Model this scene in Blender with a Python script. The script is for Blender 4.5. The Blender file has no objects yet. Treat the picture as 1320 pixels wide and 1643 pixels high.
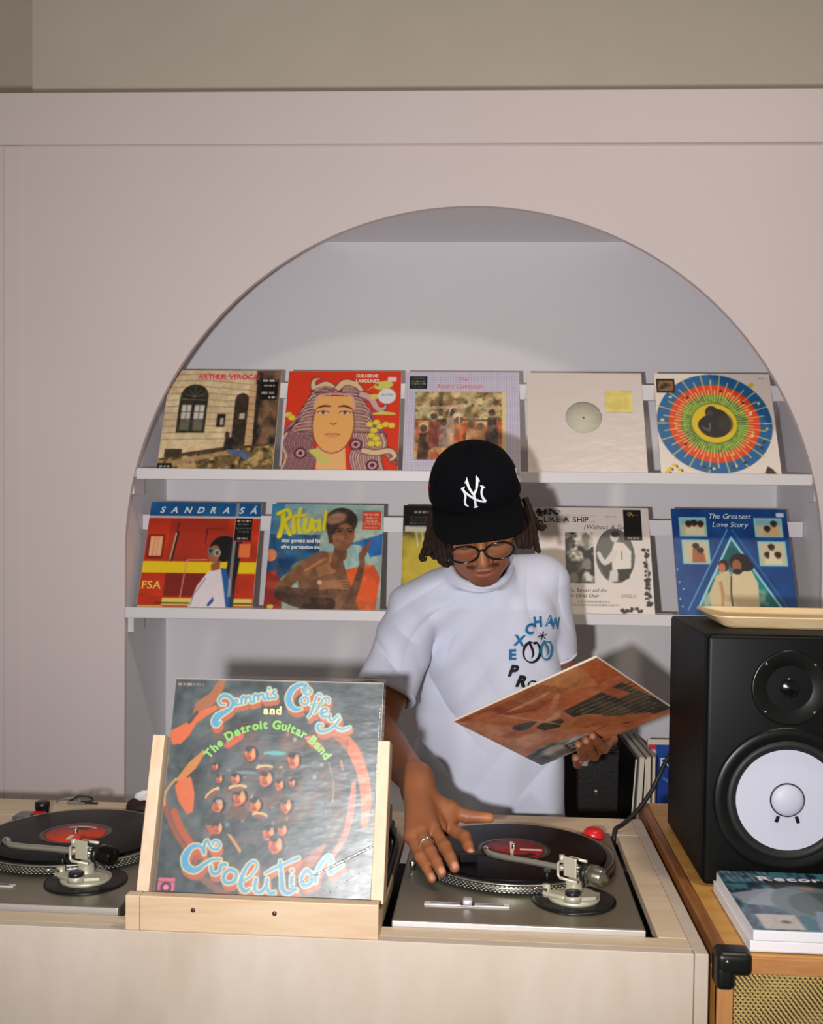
import bpy, bmesh, math, random
import numpy as np
from mathutils import Matrix, Vector
from mathutils.bvhtree import BVHTree

# ------------------------------------------------------------------ scene, camera, light
scene = bpy.context.scene
COL = scene.collection
PI = math.pi

FPX, IMG_W, IMG_H, PPY = 1680.0, 1320.0, 1643.0, 890.0
cam_d = bpy.data.cameras.new('camera')
cam = bpy.data.objects.new('camera', cam_d)
COL.objects.link(cam)
cam_d.sensor_fit = 'VERTICAL'
cam_d.sensor_height = 36.0
cam_d.lens = FPX / IMG_H * 36.0
cam_d.shift_y = (PPY - IMG_H / 2) / IMG_H
cam_d.clip_start = 0.05
_r = Vector((0.99695884, 0.07707469, 0.01151323))
_u = Vector((-0.01389461, 0.03043239, 0.99944025))
_f = Vector((-0.07668117, 0.99656077, -0.03141076))
cam.matrix_world = Matrix(((_r.x, _u.x, -_f.x, 0.0), (_r.y, _u.y, -_f.y, 0.0), (_r.z, _u.z, -_f.z, 1.5575), (0, 0, 0, 1)))
scene.camera = cam

world = bpy.data.worlds.new('room_ambient')
scene.world = world
world.use_nodes = True
world.node_tree.nodes['Background'].inputs[0].default_value = (1.0, 0.94, 0.78, 1)
world.node_tree.nodes['Background'].inputs[1].default_value = 0.20

def lamp(name, kind, loc, energy, color, size=None, aim=None, **kw):
    d = bpy.data.lights.new(name, kind)
    d.energy = energy
    d.color = color
    o = bpy.data.objects.new(name, d)
    COL.objects.link(o)
    o.location = loc
    if aim is not None:
        o.rotation_euler = (Vector(aim) - Vector(loc)).to_track_quat('-Z', 'Y').to_euler()
    for k, v in kw.items():
        setattr(d, k, v)
    return o

# the photographer's flash: just left of and below the lens
lamp('camera_flash', 'SPOT', (-0.15, 0.0, 1.50), 142, (1.0, 0.985, 0.985), aim=(-0.02, 2.75, 1.93),
     shadow_soft_size=0.022, spot_size=math.radians(110), spot_blend=1.0)
# the shop's ceiling lamp, in front of the arch and to the right
lamp('ceiling_lamp', 'AREA', (0.75, 1.15, 3.42), 16, (1.0, 0.90, 0.74), aim=(0.75, 1.15, 0.0), shape='DISK', size=0.22)

vs = scene.view_settings
vs.view_transform = 'Standard'
vs.look = 'None'
vs.exposure = 0.0
vs.gamma = 1.0
vs.use_curve_mapping = False

# ------------------------------------------------------------------ materials
def lin(c):
    c = np.asarray(c, float) / 255.0
    return np.where(c <= 0.04045, c / 12.92, ((c + 0.055) / 1.055) ** 2.4)

MATS = {}
def mat(name, rgb=None, rough=0.5, metal=0.0, gain=1.0, bump=0.0, bscale=80.0, var=0.0, vscale=6.0, spec=0.5, stretch=(1, 1, 1), attr=None, coat=0.0, sheen=0.0):
    if name in MATS:
        return MATS[name]
    m = bpy.data.materials.new(name)
    m.use_nodes = True
    nt = m.node_tree
    b = nt.nodes['Principled BSDF']
    b.inputs['Roughness'].default_value = rough
    b.inputs['Metallic'].default_value = metal
    b.inputs['Specular IOR Level'].default_value = spec
    b.inputs['Coat Weight'].default_value = coat
    b.inputs['Sheen Weight'].default_value = sheen
    tc = nt.nodes.new('ShaderNodeTexCoord')
    mp = nt.nodes.new('ShaderNodeMapping')
    mp.inputs['Scale'].default_value = stretch
    nt.links.new(tc.outputs['Object'], mp.inputs[0])
    src = None
    if attr:
        a = nt.nodes.new('ShaderNodeAttribute')
        a.attribute_name = attr
        src = a.outputs['Color']
    else:
        col = tuple(np.clip(lin(rgb) * gain, 0, 0.95)) + (1,)
        b.inputs['Base Color'].default_value = col
    if var > 0:
        n = nt.nodes.new('ShaderNodeTexNoise')
        n.inputs['Scale'].default_value = vscale
        n.inputs['Detail'].default_value = 5
        nt.links.new(mp.outputs[0], n.inputs[0])
        r = nt.nodes.new('ShaderNodeMapRange')
        r.inputs[1].default_value = 0.3
        r.inputs[2].default_value = 0.7
        r.inputs[3].default_value = 1 - var
        r.inputs[4].default_value = 1 + var
        nt.links.new(n.outputs[0], r.inputs[0])
        mx = nt.nodes.new('ShaderNodeMix')
        mx.data_type = 'RGBA'
        mx.blend_type = 'MULTIPLY'
        mx.inputs[0].default_value = 1
        if src is not None:
            nt.links.new(src, mx.inputs[6])
        else:
            mx.inputs[6].default_value = col
        nt.links.new(r.outputs[0], mx.inputs[7])
        src = mx.outputs[2]
    if src is not None:
        nt.links.new(src, b.inputs['Base Color'])
    if bump > 0:
        n2 = nt.nodes.new('ShaderNodeTexNoise')
        n2.inputs['Scale'].default_value = bscale
        n2.inputs['Detail'].default_value = 4
        nt.links.new(mp.outputs[0], n2.inputs[0])
        bp = nt.nodes.new('ShaderNodeBump')
        bp.inputs['Strength'].default_value = bump
        bp.inputs['Distance'].default_value = 0.002
        nt.links.new(n2.outputs[0], bp.inputs['Height'])
        nt.links.new(bp.outputs[0], b.inputs['Normal'])
    MATS[name] = m
    return m

def wood(name, c1, c2, stretch, scale=3.0, rough=0.5, gain=1.0, ring=6.0):
    m = bpy.data.materials.new(name)
    m.use_nodes = True
    nt = m.node_tree
    b = nt.nodes['Principled BSDF']
    b.inputs['Roughness'].default_value = rough
    tc = nt.nodes.new('ShaderNodeTexCoord')
    mp = nt.nodes.new('ShaderNodeMapping')
    mp.inputs['Scale'].default_value = stretch
    nt.links.new(tc.outputs['Object'], mp.inputs[0])
    n = nt.nodes.new('ShaderNodeTexNoise')
    n.inputs['Scale'].default_value = scale
    n.inputs['Detail'].default_value = 6
    n.inputs['Distortion'].default_value = 0.8
    nt.links.new(mp.outputs[0], n.inputs[0])
    n2 = nt.nodes.new('ShaderNodeTexNoise')
    n2.inputs['Scale'].default_value = scale * ring
    n2.inputs['Detail'].default_value = 3
    nt.links.new(mp.outputs[0], n2.inputs[0])
    ad = nt.nodes.new('ShaderNodeMath')
    ad.operation = 'MULTIPLY_ADD'
    ad.inputs[1].default_value = 0.35
    nt.links.new(n2.outputs[0], ad.inputs[0])
    nt.links.new(n.outputs[0], ad.inputs[2])
    cr = nt.nodes.new('ShaderNodeValToRGB')
    cr.color_ramp.elements[0].position = 0.45
    cr.color_ramp.elements[0].color = tuple(lin(c1) * gain) + (1,)
    cr.color_ramp.elements[1].position = 0.9
    cr.color_ramp.elements[1].color = tuple(lin(c2) * gain) + (1,)
    nt.links.new(ad.outputs[0], cr.inputs[0])
    nt.links.new(cr.outputs[0], b.inputs['Base Color'])
    bp = nt.nodes.new('ShaderNodeBump')
    bp.inputs['Strength'].default_value = 0.08
    bp.inputs['Distance'].default_value = 0.001
    nt.links.new(n2.outputs[0], bp.inputs['Height'])
    nt.links.new(bp.outputs[0], b.inputs['Normal'])
    MATS[name] = m
    return m

WHITE = mat('white_wall_paint', (224, 209, 210), 0.6, bump=0.05, bscale=180, var=0.02, vscale=2)
WHITE2 = mat('white_shelf_paint', (232, 226, 230), 0.45, bump=0.03, bscale=120)
WHITEN = mat('white_niche_paint', (234, 230, 235), 0.6, bump=0.05, bscale=180, var=0.02, vscale=2)
GREYWALL = mat('grey_upper_paint', (222, 212, 200), 0.7, bump=0.04, bscale=150, var=0.02)
FLOOR = mat('concrete_floor', (120, 112, 104), 0.6, bump=0.2, bscale=30, var=0.15)
BIRCH = wood('birch_plywood', (208, 184, 152), (224, 204, 178), (1.2, 8, 8), 2.2, 0.48)
BIRCHV = wood('birch_panel', (196, 178, 160), (214, 200, 188), (2.2, 4, 0.9), 1.6, 0.5, ring=9)
PINE = wood('pine_board', (206, 174, 138), (224, 200, 172), (1.5, 14, 14), 2.0, 0.5)
PINEV = wood('pine_upright', (208, 178, 144), (224, 200, 174), (14, 14, 1.5), 2.0, 0.5)
RAILW = wood('orange_wood_rail', (168, 108, 60), (204, 146, 90), (1.5, 12, 12), 2.5, 0.45)
RAILV = wood('orange_wood_stile', (168, 108, 60), (204, 146, 90), (16, 12, 1.5), 2.5, 0.45)
HONEY = wood('honey_wood', (186, 130, 58), (216, 164, 88), (1.2, 10, 10), 2.5, 0.4)
WALNUT = wood('brown_wood_edge', (120, 72, 34), (168, 108, 58), (12, 1.5, 12), 2.0, 0.4)
TRAYW = wood('tray_wood', (222, 186, 136), (240, 214, 172), (3, 14, 3), 2.0, 0.45)
BLACK = mat('black_vinyl_wrap', (13, 14, 13), 0.5, bump=0.12, bscale=500, spec=0.15)
BLACKP = mat('black_plastic', (14, 14, 15), 0.38)
BLACKM = mat('black_matte', (10, 10, 11), 0.7, spec=0.2)
GLOSSB = mat('black_gloss', (8, 9, 10), 0.18)
RUBBER = mat('black_rubber', (20, 20, 21), 0.55)
STEEL = mat('brushed_plinth', (150, 145, 128), 0.36, 0.75, bump=0.05, bscale=60, stretch=(1, 30, 30), var=0.05)
STEELE = mat('satin_edge', (205, 200, 198), 0.35, 0.5)
CHROME = mat('chrome', (200, 198, 194), 0.16, 1.0)
SATIN = mat('satin_aluminium', (196, 192, 178), 0.35, 0.8)
CREAMM = mat('cream_metal', (206, 200, 178), 0.4, 0.4)
DOTM = mat('strobe_dot', (214, 210, 200), 0.35, 0.6)
CARD = mat('sleeve_card', (222, 210, 192), 0.6)
CARDW = mat('white_card', (236, 220, 214), 0.55, bump=0.04, bscale=40)
PAPER = mat('paper_white', (235, 232, 236), 0.6)
PRINT = mat('printed_ink', rough=0.42, attr='Col')
PRINTG = mat('printed_ink_gloss', rough=0.3, attr='Col', coat=0.3)
RED = mat('red_plastic', (214, 34, 36), 0.35)
NAVY = mat('navy_wool', (8, 8, 14), 0.9, bump=0.3, bscale=900, spec=0.1)
NAVYD = mat('navy_bill', (7, 8, 11), 0.9, bump=0.3, bscale=900, spec=0.1)
THREAD = mat('white_thread', (235, 236, 240), 0.6, bump=0.4, bscale=700)
REDTH = mat('red_thread', (180, 40, 50), 0.7)
SHIRT = mat('white_cotton', (206, 208, 226), 0.85, bump=0.12, bscale=900, spec=0.2)
SKIN = mat('skin', rough=0.48, attr='Col', bump=0.10, bscale=500, spec=0.4)
HAIR = mat('dark_hair', (40, 24, 17), 0.75, bump=0.8, bscale=260, spec=0.25, var=0.3, vscale=60)
ACET = mat('dark_acetate', (20, 14, 13), 0.2)
SILVER = mat('silver', (205, 205, 205), 0.22, 1.0)
DENIM = mat('black_denim', (18, 18, 21), 0.9, bump=0.2, bscale=800)
CONE = mat('white_cone', (196, 196, 212), 0.5, bump=0.02, bscale=200)
LEATHER = mat('black_leather', (12, 12, 13), 0.45, bump=0.3, bscale=120)

def plastic_film(name, gloss=0.12, rough=0.12, bump=0.25, bscale=18):
    m = bpy.data.materials.new(name)
    m.use_nodes = True
    nt = m.node_tree
    for n in list(nt.nodes):
        if n.type == 'BSDF_PRINCIPLED':
            nt.nodes.remove(n)
    out = nt.nodes['Material Output']
    tr = nt.nodes.new('ShaderNodeBsdfTransparent')
    tr.inputs[0].default_value = (1, 1, 1, 1)
    gl = nt.nodes.new('ShaderNodeBsdfGlossy')
    gl.inputs['Roughness'].default_value = rough
    mx = nt.nodes.new('ShaderNodeMixShader')
    mx.inputs[0].default_value = gloss
    nt.links.new(tr.outputs[0], mx.inputs[1])
    nt.links.new(gl.outputs[0], mx.inputs[2])
    nt.links.new(mx.outputs[0], out.inputs[0])
    tc = nt.nodes.new('ShaderNodeTexCoord')
    mp = nt.nodes.new('ShaderNodeMapping')
    mp.inputs['Scale'].default_value = (1.0, 2.2, 1.0)
    mp.inputs['Rotation'].default_value = (0, 0, 0.5)
    nt.links.new(tc.outputs['Object'], mp.inputs[0])
    n = nt.nodes.new('ShaderNodeTexNoise')
    n.inputs['Scale'].default_value = bscale
    n.inputs['Detail'].default_value = 3
    nt.links.new(mp.outputs[0], n.inputs[0])
    bp = nt.nodes.new('ShaderNodeBump')
    bp.inputs['Strength'].default_value = bump
    bp.inputs['Distance'].default_value = 0.01
    nt.links.new(n.outputs[0], bp.inputs['Height'])
    nt.links.new(bp.outputs[0], gl.inputs['Normal'])
    MATS[name] = m
    return m

FILM = plastic_film('clear_plastic_sleeve', 0.022, 0.34, 0.25, 12)
LENS = plastic_film('spectacle_lens', 0.13, 0.14, 0.0, 1)

def vinyl_mat():
    m = mat('record_vinyl', (5, 5, 6), 0.36, spec=0.10)
    nt = m.node_tree
    b = nt.nodes['Principled BSDF']
    tc = nt.nodes.new('ShaderNodeTexCoord')
    w = nt.nodes.new('ShaderNodeTexWave')
    w.wave_type = 'RINGS'
    w.rings_direction = 'Z'
    w.inputs['Scale'].default_value = 260
    nt.links.new(tc.outputs['Object'], w.inputs[0])
    bp = nt.nodes.new('ShaderNodeBump')
    bp.inputs['Strength'].default_value = 0.25
    bp.inputs['Distance'].default_value = 0.0005
    nt.links.new(w.outputs[0], bp.inputs['Height'])
    nt.links.new(bp.outputs[0], b.inputs['Normal'])
    return m
VINYL = vinyl_mat()

def grille_mat():
    m = mat('woven_grille_backing', (58, 44, 20), 0.8)
    return m
GRILLEB = grille_mat()
GRILLEW = mat('gold_grille_thread', (206, 178, 112), 0.55)
GRILLEW2 = mat('brown_grille_thread', (92, 68, 30), 0.7)

# ------------------------------------------------------------------ geometry helpers
class G:
    """collects geometry for one mesh"""
    def __init__(s):
        s.v, s.f, s.mi, s.sm, s.c = [], [], [], [], []
    def add(s, v, f, mi=0, smooth=False, M=None, col=None):
        o = len(s.v)
        if M is not None:
            v = [tuple(M @ Vector(p)) for p in v]
        s.v += [tuple(p) for p in v]
        s.f += [tuple(i + o for i in q) for q in f]
        s.mi += [mi] * len(f)
        s.sm += [smooth] * len(f)
        if col is not None:
            s.c += [tuple(col)] * len(v)
        return s
    def box(s, x0, x1, y0, y1, z0, z1, mi=0, bev=0.0, M=None, seg=2):
        bm = bmesh.new()
        bmesh.ops.create_cube(bm, size=1)
        for v in bm.verts:
            v.co = Vector(((x0 + x1) / 2 + v.co.x * (x1 - x0), (y0 + y1) / 2 + v.co.y * (y1 - y0), (z0 + z1) / 2 + v.co.z * (z1 - z0)))
        if bev > 0:
            bmesh.ops.bevel(bm, geom=list(bm.edges), offset=bev, segments=seg, affect='EDGES', profile=0.5)
        bm.verts.index_update()
        s.add([tuple(v.co) for v in bm.verts], [[v.index for v in f.verts] for f in bm.faces], mi, bev > 0 and seg > 2, M)
        bm.free()
        return s
    def lathe(s, prof, n=48, mi=0, smooth=True, M=None, caps=True):
        """prof: (r, z) list turned about z"""
        v, f = [], []
        for r, z in prof:
            for k in range(n):
                a = 2 * PI * k / n
                v.append((r * math.cos(a), r * math.sin(a), z))
        for i in range(len(prof) - 1):
            for k in range(n):
                f.append((i * n + k, i * n + (k + 1) % n, (i + 1) * n + (k + 1) % n, (i + 1) * n + k))
        if caps and prof[0][0] > 1e-6:
            f.append(tuple(range(n - 1, -1, -1)))
        if caps and prof[-1][0] > 1e-6:
            b = (len(prof) - 1) * n
            f.append(tuple(range(b, b + n)))
        return s.add(v, f, mi, smooth, M)
    def tube(s, pts, rad, n=10, mi=0, M=None, closed=False, flat=None, sub=0):
        pts = [Vector(p) for p in pts]
        rads = list(rad) if hasattr(rad, '__len__') else [rad] * len(pts)
        if sub:
            pts, rads = spline(pts, rads, sub, closed)
        m = len(pts)
        v, f = [], []
        up = None
        for i in range(m):
            if closed:
                t = pts[(i + 1) % m] - pts[i - 1]
            else:
                t = pts[min(i + 1, m - 1)] - pts[max(i - 1, 0)]
            t.normalize()
            if up is None:
                up = Vector((0, 0, 1)) if abs(t.z) < 0.9 else Vector((0, 1, 0))
            x = up.cross(t).normalized()
            up = t.cross(x).normalized()
            for k in range(n):
                a = 2 * PI * k / n
                v.append(tuple(pts[i] + rads[i] * (math.cos(a) * x + (flat or 1) * math.sin(a) * up)))
        for i in range(m if closed else m - 1):
            j = (i + 1) % m
            for k in range(n):
                f.append((i * n + k, i * n + (k + 1) % n, j * n + (k + 1) % n, j * n + k))
        if not closed:
            f.append(tuple(range(n - 1, -1, -1)))
            f.append(tuple(range((m - 1) * n, m * n)))
        return s.add(v, f, mi, True, M)
    def prism(s, poly, z0, z1, mi=0, M=None, smooth=False):
        n = len(poly)
        v = [(x, y, z0) for x, y in poly] + [(x, y, z1) for x, y in poly]
        f = [tuple(range(n - 1, -1, -1)), tuple(range(n, 2 * n))]
        f += [(i, (i + 1) % n, n + (i + 1) % n, n + i) for i in range(n)]
        return s.add(v, f, mi, smooth, M)

def spline(pts, rads, sub, closed=False):
    m = len(pts)
    P, Rr = [], []
    rng = range(m if closed else m - 1)
    for i in rng:
        p0 = pts[i - 1] if (closed or i > 0) else pts[0]
        p1, p2 = pts[i], pts[(i + 1) % m]
        p3 = pts[(i + 2) % m] if (closed or i + 2 < m) else pts[-1]
        for k in range(sub):
            t = k / sub
            P.append(0.5 * ((2 * p1) + (p2 - p0) * t + (2 * p0 - 5 * p1 + 4 * p2 - p3) * t * t + (3 * p1 - p0 - 3 * p2 + p3) * t ** 3))
            Rr.append(rads[i] * (1 - t) + rads[(i + 1) % m] * t)
    if not closed:
        P.append(pts[-1])
        Rr.append(rads[-1])
    return P, Rr

def mesh_obj(name, g, mats, parent=None, M=None):
    me = bpy.data.meshes.new(name)
    me.from_pydata(g.v, [], g.f)
    if not isinstance(mats, (list, tuple)):
        mats = [mats]
    for m in mats:
        me.materials.append(m)
    if len(g.f):
        me.polygons.foreach_set('material_index', g.mi)
        me.polygons.foreach_set('use_smooth', g.sm)
    if g.c:
        at = me.color_attributes.new('Col', 'FLOAT_COLOR', 'POINT')
        arr = np.ones((len(g.v), 4), np.float32)
        arr[:, :3] = np.array(g.c, np.float32)
        at.data.foreach_set('color', arr.ravel())
    me.update()
    o = bpy.data.objects.new(name, me)
    COL.objects.link(o)
    if parent is not None:
        o.parent = parent
    if M is not None:
        o.matrix_local = M if parent is not None else o.matrix_local
        if parent is None:
            o.matrix_world = M
    return o

def thing(name, label, cat, M=None, group=None):
    o = bpy.data.objects.new(name, None)
    COL.objects.link(o)
    o.empty_display_size = 0.05
    if M is not None:
        o.matrix_world = M
    o['label'] = label
    o['category'] = cat
    if group:
        o['group'] = group
    return o

def tag(o, label, cat, group=None):
    o['label'] = label
    o['category'] = cat
    if group:
        o['group'] = group
    return o

def struct(name, g, m, M=None):
    o = mesh_obj(name, g, m, None, M)
    o['kind'] = 'structure'
    return o

def T(x, y, z):
    return Matrix.Translation((x, y, z))

def frame(origin, x, y, z):
    x, y, z = Vector(x), Vector(y), Vector(z)
    return Matrix(((x.x, y.x, z.x, origin[0]), (x.y, y.y, z.y, origin[1]), (x.z, y.z, z.z, origin[2]), (0, 0, 0, 1)))

def Zto(d):
    """rotation taking +z to d"""
    return Vector(d).to_track_quat('Z', 'Y').to_matrix().to_4x4()

def copy_tree(o, parent=None):
    c = o.copy()
    COL.objects.link(c)
    c.parent = parent
    for ch in list(o.children):
        copy_tree(ch, c)
    return c

# ------------------------------------------------------------------ the room
WPH = math.radians(2.0)
WM = T(0, 2.75, 0) @ Matrix.Rotation(WPH, 4, 'Z')      # wall frame: x along the wall, y into it, z up
AU, AZ, AR = -0.061, 1.466, 0.9127                     # arch centre and radius
NB, ND, NC = 0.62, 0.40, 2.392                         # niche floor height, depth, ceiling

def wall_panel():
    g = G()
    u0, u1, top = -2.4, 2.2, 2.671
    n = 120
    arc = [(AU - AR * math.cos(PI * k / n), AZ + AR * math.sin(PI * k / n)) for k in range(n + 1)]
    th = 0.018
    # face left, right, below
    for a, b, c, d in ((u0, AU - AR, 0, AZ), (AU + AR, u1, 0, AZ), (AU - AR, AU + AR, 0, NB)):
        g.add([(a, 0, c), (b, 0, c), (b, 0, d), (a, 0, d)], [(0, 1, 2, 3)])
    g.add([(u0, 0, AZ), (AU - AR, 0, AZ), (AU - AR, 0, top), (u0, 0, top)], [(0, 1, 2, 3)])
    g.add([(AU + AR, 0, AZ), (u1, 0, AZ), (u1, 0, top), (AU + AR, 0, top)], [(0, 1, 2, 3)])
    for k in range(n):
        (a, za), (b, zb) = arc[k], arc[k + 1]
        g.add([(a, 0, za), (b, 0, zb), (b, 0, top), (a, 0, top)], [(0, 1, 2, 3)])
    path = [(AU - AR, NB)] + arc + [(AU + AR, NB)]
    v = [(a, 0, z) for a, z in path] + [(a, th, z) for a, z in path]
    m = len(path)
    g.add(v, [(i, i + m, i + 1 + m, i + 1) for i in range(m - 1)], 0, False)
    # back of the board and its top ledge
    g.add([(u0, th, NC), (u1, th, NC), (u1, th, top), (u0, th, top)], [(3, 2, 1, 0)])
    g.add([(u0, 0, top), (u1, 0, top), (u1, 0.60, top), (u0, 0.60, top)], [(0, 1, 2, 3)])
    return g
struct('wall_back', wall_panel(), WHITE, WM)
g = G()
g.box(AU - AR - 0.02, AU - AR, 0.018, ND, NB, NC)
g.box(AU + AR, AU + AR + 0.02, 0.018, ND, NB, NC)
struct('wall_niche_sides', g, WHITEN, WM)
struct('wall_niche_back', G().box(AU - AR - 0.02, AU + AR + 0.02, ND, ND + 0.02, NB, NC + 0.02), WHITEN, WM)
struct('ceiling_niche', G().box(AU - AR - 0.02, AU + AR + 0.02, 0.018, ND, NC, NC + 0.02), WHITEN, WM)
struct('floor_niche', G().box(AU - AR - 0.02, AU + AR + 0.02, 0.018, ND, NB - 0.02, NB), WHITEN, WM)
struct('trim_1', G().box(-2.4, 2.2, -0.010, -0.0005, 2.536, 2.671, bev=0.002), WHITE, WM)
struct('trim_2', G().box(-1.298, -1.251, -0.006, -0.0005, 0, 2.534, bev=0.002), WHITE, WM)
struct('wall_upper', G().box(-1.470, 3.0, 0.60, 0.62, 2.3, 3.72), GREYWALL, WM)
struct('wall_left_return', G().box(-3.2, -1.20, 1.1, 1.12, 2.3, 3.72), GREYWALL, WM)
struct('floor', G().box(-3.2, 3.0, -2.6, 4.6, -0.03, 0.0), FLOOR)
struct('ceiling', G().box(-3.2, 3.0, -2.6, 4.6, 3.74, 3.78), GREYWALL)

# display ledges inside the niche
for nm, zt, lab in (('upper', 1.6885, 'upper white display ledge in the arched niche with back rail'),
                    ('lower', 1.3195, 'lower white display ledge in the arched niche with back rail')):
    t = thing('display_shelf', lab, 'shelf', WM @ T(AU, 0, zt), 'white record ledges in the arch')
    L = AR - 0.002
    Lf = math.sqrt(AR * AR - (zt - AZ) ** 2) - 0.004 if zt > AZ else L
    mesh_obj('ledge_board', G().prism([(-Lf, 0.004), (Lf, 0.004), (L, 0.03), (L, 0.115), (-L, 0.115), (-L, 0.03)], -0.020, -0.002), WHITE2, t)
    mesh_obj('front_lip', G().box(-Lf, Lf, -0.006, 0.004, -0.026, 0.003, bev=0.002), WHITE2, t)
    mesh_obj('back_rail', G().box(-L, L, 0.150, 0.166, 0.208, 0.250, bev=0.001), WHITE2, t)
    for s in (-1, 1):
        a, b = sorted((s * L, s * (L - 0.016)))
        mesh_obj('bracket', G().box(a, b, 0.020, 0.115, -0.066, -0.0205, bev=0.001), WHITE2, t)

# ------------------------------------------------------------------ drawing printed art as coloured geometry
class Canvas:
    def __init__(s, n, bg, ar=1.0):
        s.n = n
        s.w, s.h = 2 * n, int(2 * n * ar)
        s.ar = ar
        s.a = np.empty((s.h, s.w, 3))
        s.a[:] = np.asarray(bg, float)
        s.x = (np.arange(s.w) + 0.5) / s.w
        s.y = (np.arange(s.h) + 0.5) / s.h * ar
    def win(s, x0, x1, y0, y1):
        i0, i1 = max(0, int(x0 * s.w) - 1), min(s.w, int(x1 * s.w) + 2)
        j0, j1 = max(0, int(y0 / s.ar * s.h) - 1), min(s.h, int(y1 / s.ar * s.h) + 2)
        if i1 <= i0 or j1 <= j0:
            return None
        X, Y = np.meshgrid(s.x[i0:i1], s.y[j0:j1])
        return (slice(j0, j1), slice(i0, i1)), X, Y
    def put(s, sl, m, c, a=1.0):
        m = (m * a)[..., None]
        s.a[sl] = s.a[sl] * (1 - m) + np.asarray(c, float) * m
    def poly(s, pts, c, a=1.0):
        p = np.array(pts, float)
        w = s.win(p[:, 0].min(), p[:, 0].max(), p[:, 1].min(), p[:, 1].max())
        if w is None:
            return
        sl, X, Y = w
        ins = np.zeros(X.shape, bool)
        for i in range(len(p)):
            (x1, y1), (x2, y2) = p[i - 1], p[i]
            if y1 == y2:
                continue
            ins ^= ((y1 > Y) != (y2 > Y)) & (X < (x2 - x1) * (Y - y1) / (y2 - y1) + x1)
        s.put(sl, ins.astype(float), c, a)
    def rect(s, x0, x1, y0, y1, c, a=1.0):
        s.poly([(x0, y0), (x1, y0), (x1, y1), (x0, y1)], c, a)
    def ell(s, cx, cy, rx, ry, c, rot=0.0, a=1.0, soft=0.0):
        R = max(rx, ry) * (1 + soft)
        w = s.win(cx - R, cx + R, cy - R, cy + R)
        if w is None:
            return
        sl, X, Y = w
        ca, sa = math.cos(rot), math.sin(rot)
        d = np.hypot(((X - cx) * ca + (Y - cy) * sa) / rx, (-(X - cx) * sa + (Y - cy) * ca) / ry)
        m = np.clip((1 + soft - d) / soft, 0, 1) if soft > 0 else (d < 1).astype(float)
        s.put(sl, m, c, a)
    def ring(s, cx, cy, r0, r1, c, a=1.0):
        w = s.win(cx - r1, cx + r1, cy - r1, cy + r1)
        sl, X, Y = w
        d = np.hypot(X - cx, Y - cy)
        s.put(sl, ((d >= r0) & (d < r1)).astype(float), c, a)
    def line(s, pts, w, c, a=1.0, sub=0):
        ws = list(w) if hasattr(w, '__len__') else [w] * len(pts)
        if sub:
            P, ws = spline([Vector((p[0], p[1], 0)) for p in pts], ws, sub)
            pts = [(p.x, p.y) for p in P]
        p = np.array(pts, float)
        mw = max(ws)
        r = s.win(p[:, 0].min() - mw, p[:, 0].max() + mw, p[:, 1].min() - mw, p[:, 1].max() + mw)
        if r is None:
            return
        sl, X, Y = r
        m = np.zeros(X.shape, bool)
        for i in range(len(p) - 1):
            d = p[i + 1] - p[i]
            L = d @ d + 1e-12
            t = np.clip(((X - p[i][0]) * d[0] + (Y - p[i][1]) * d[1]) / L, 0, 1)
            m |= np.hypot(X - p[i][0] - t * d[0], Y - p[i][1] - t * d[1]) < 0.5 * (ws[i] * (1 - t) + ws[i + 1] * t)
        s.put(sl, m.astype(float), c, a)
    def noise(s, scale, seed, x=1.0, y=1.0):
        rs = np.random.RandomState(seed)
        out = np.zeros((s.h, s.w))
        amp = 1.0
        tot = 0
        for o in range(3):
            kx, ky = max(2, int(scale * x * 2 ** o)), max(2, int(scale * y * s.ar * 2 ** o))
            q = rs.rand(ky + 2, kx + 2)
            fx, fy = s.x * kx, s.y / s.ar * ky
            ix, iy = fx.astype(int), fy.astype(int)
            tx, ty = fx - ix, fy - iy
            tx, ty = tx * tx * (3 - 2 * tx), (ty * ty * (3 - 2 * ty))[:, None]
            a, b = q[iy][:, ix], q[iy][:, ix + 1]
            c, d = q[iy + 1][:, ix], q[iy + 1][:, ix + 1]
            out += amp * ((a * (1 - tx) + b * tx) * (1 - ty) + (c * (1 - tx) + d * tx) * ty)
            tot += amp
            amp *= 0.55
        return out / tot
    def mottle(s, x0, x1, y0, y1, cols, scale, seed, sharp=6.0, x=1.0, y=1.0, a=1.0, mask=None):
        """noise patches of several colours inside a box"""
        w = s.win(x0, x1, y0, y1)
        sl, X, Y = w
        ins = ((X >= x0) & (X <= x1) & (Y >= y0) & (Y <= y1)).astype(float)
        if mask is not None:
            ins = ins * mask(X, Y)
        for i, c in enumerate(cols):
            m = np.clip((s.noise(scale, seed + 17 * i, x, y)[sl] - 0.5) * sharp + 0.35, 0, 1)
            s.put(sl, m * ins, c, a)
    def grain(s, amt, seed):
        rs = np.random.RandomState(seed)
        s.a *= 1 + amt * (rs.rand(s.h, s.w, 1) - 0.5)
    def text_lines(s, x0, x1, y, h, c, seed, a=0.9):
        """a line of print too small to read"""
        rs = np.random.RandomState(seed)
        x = x0
        while x < x1:
            l = h * rs.uniform(0.6, 2.2)
            s.rect(x, min(x + l, x1), y, y + h, c, a * rs.uniform(0.6, 1))
            x += l + h * 0.5
    def soften(s, k=1):
        for _ in range(k):
            for ax in (0, 1):
                b = np.concatenate([s.a.take([0], ax), s.a, s.a.take([-1], ax)], ax)
                n = s.a.shape[ax]
                s.a = .25 * b.take(range(0, n), ax) + .5 * s.a + .25 * b.take(range(2, n + 2), ax)
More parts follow.
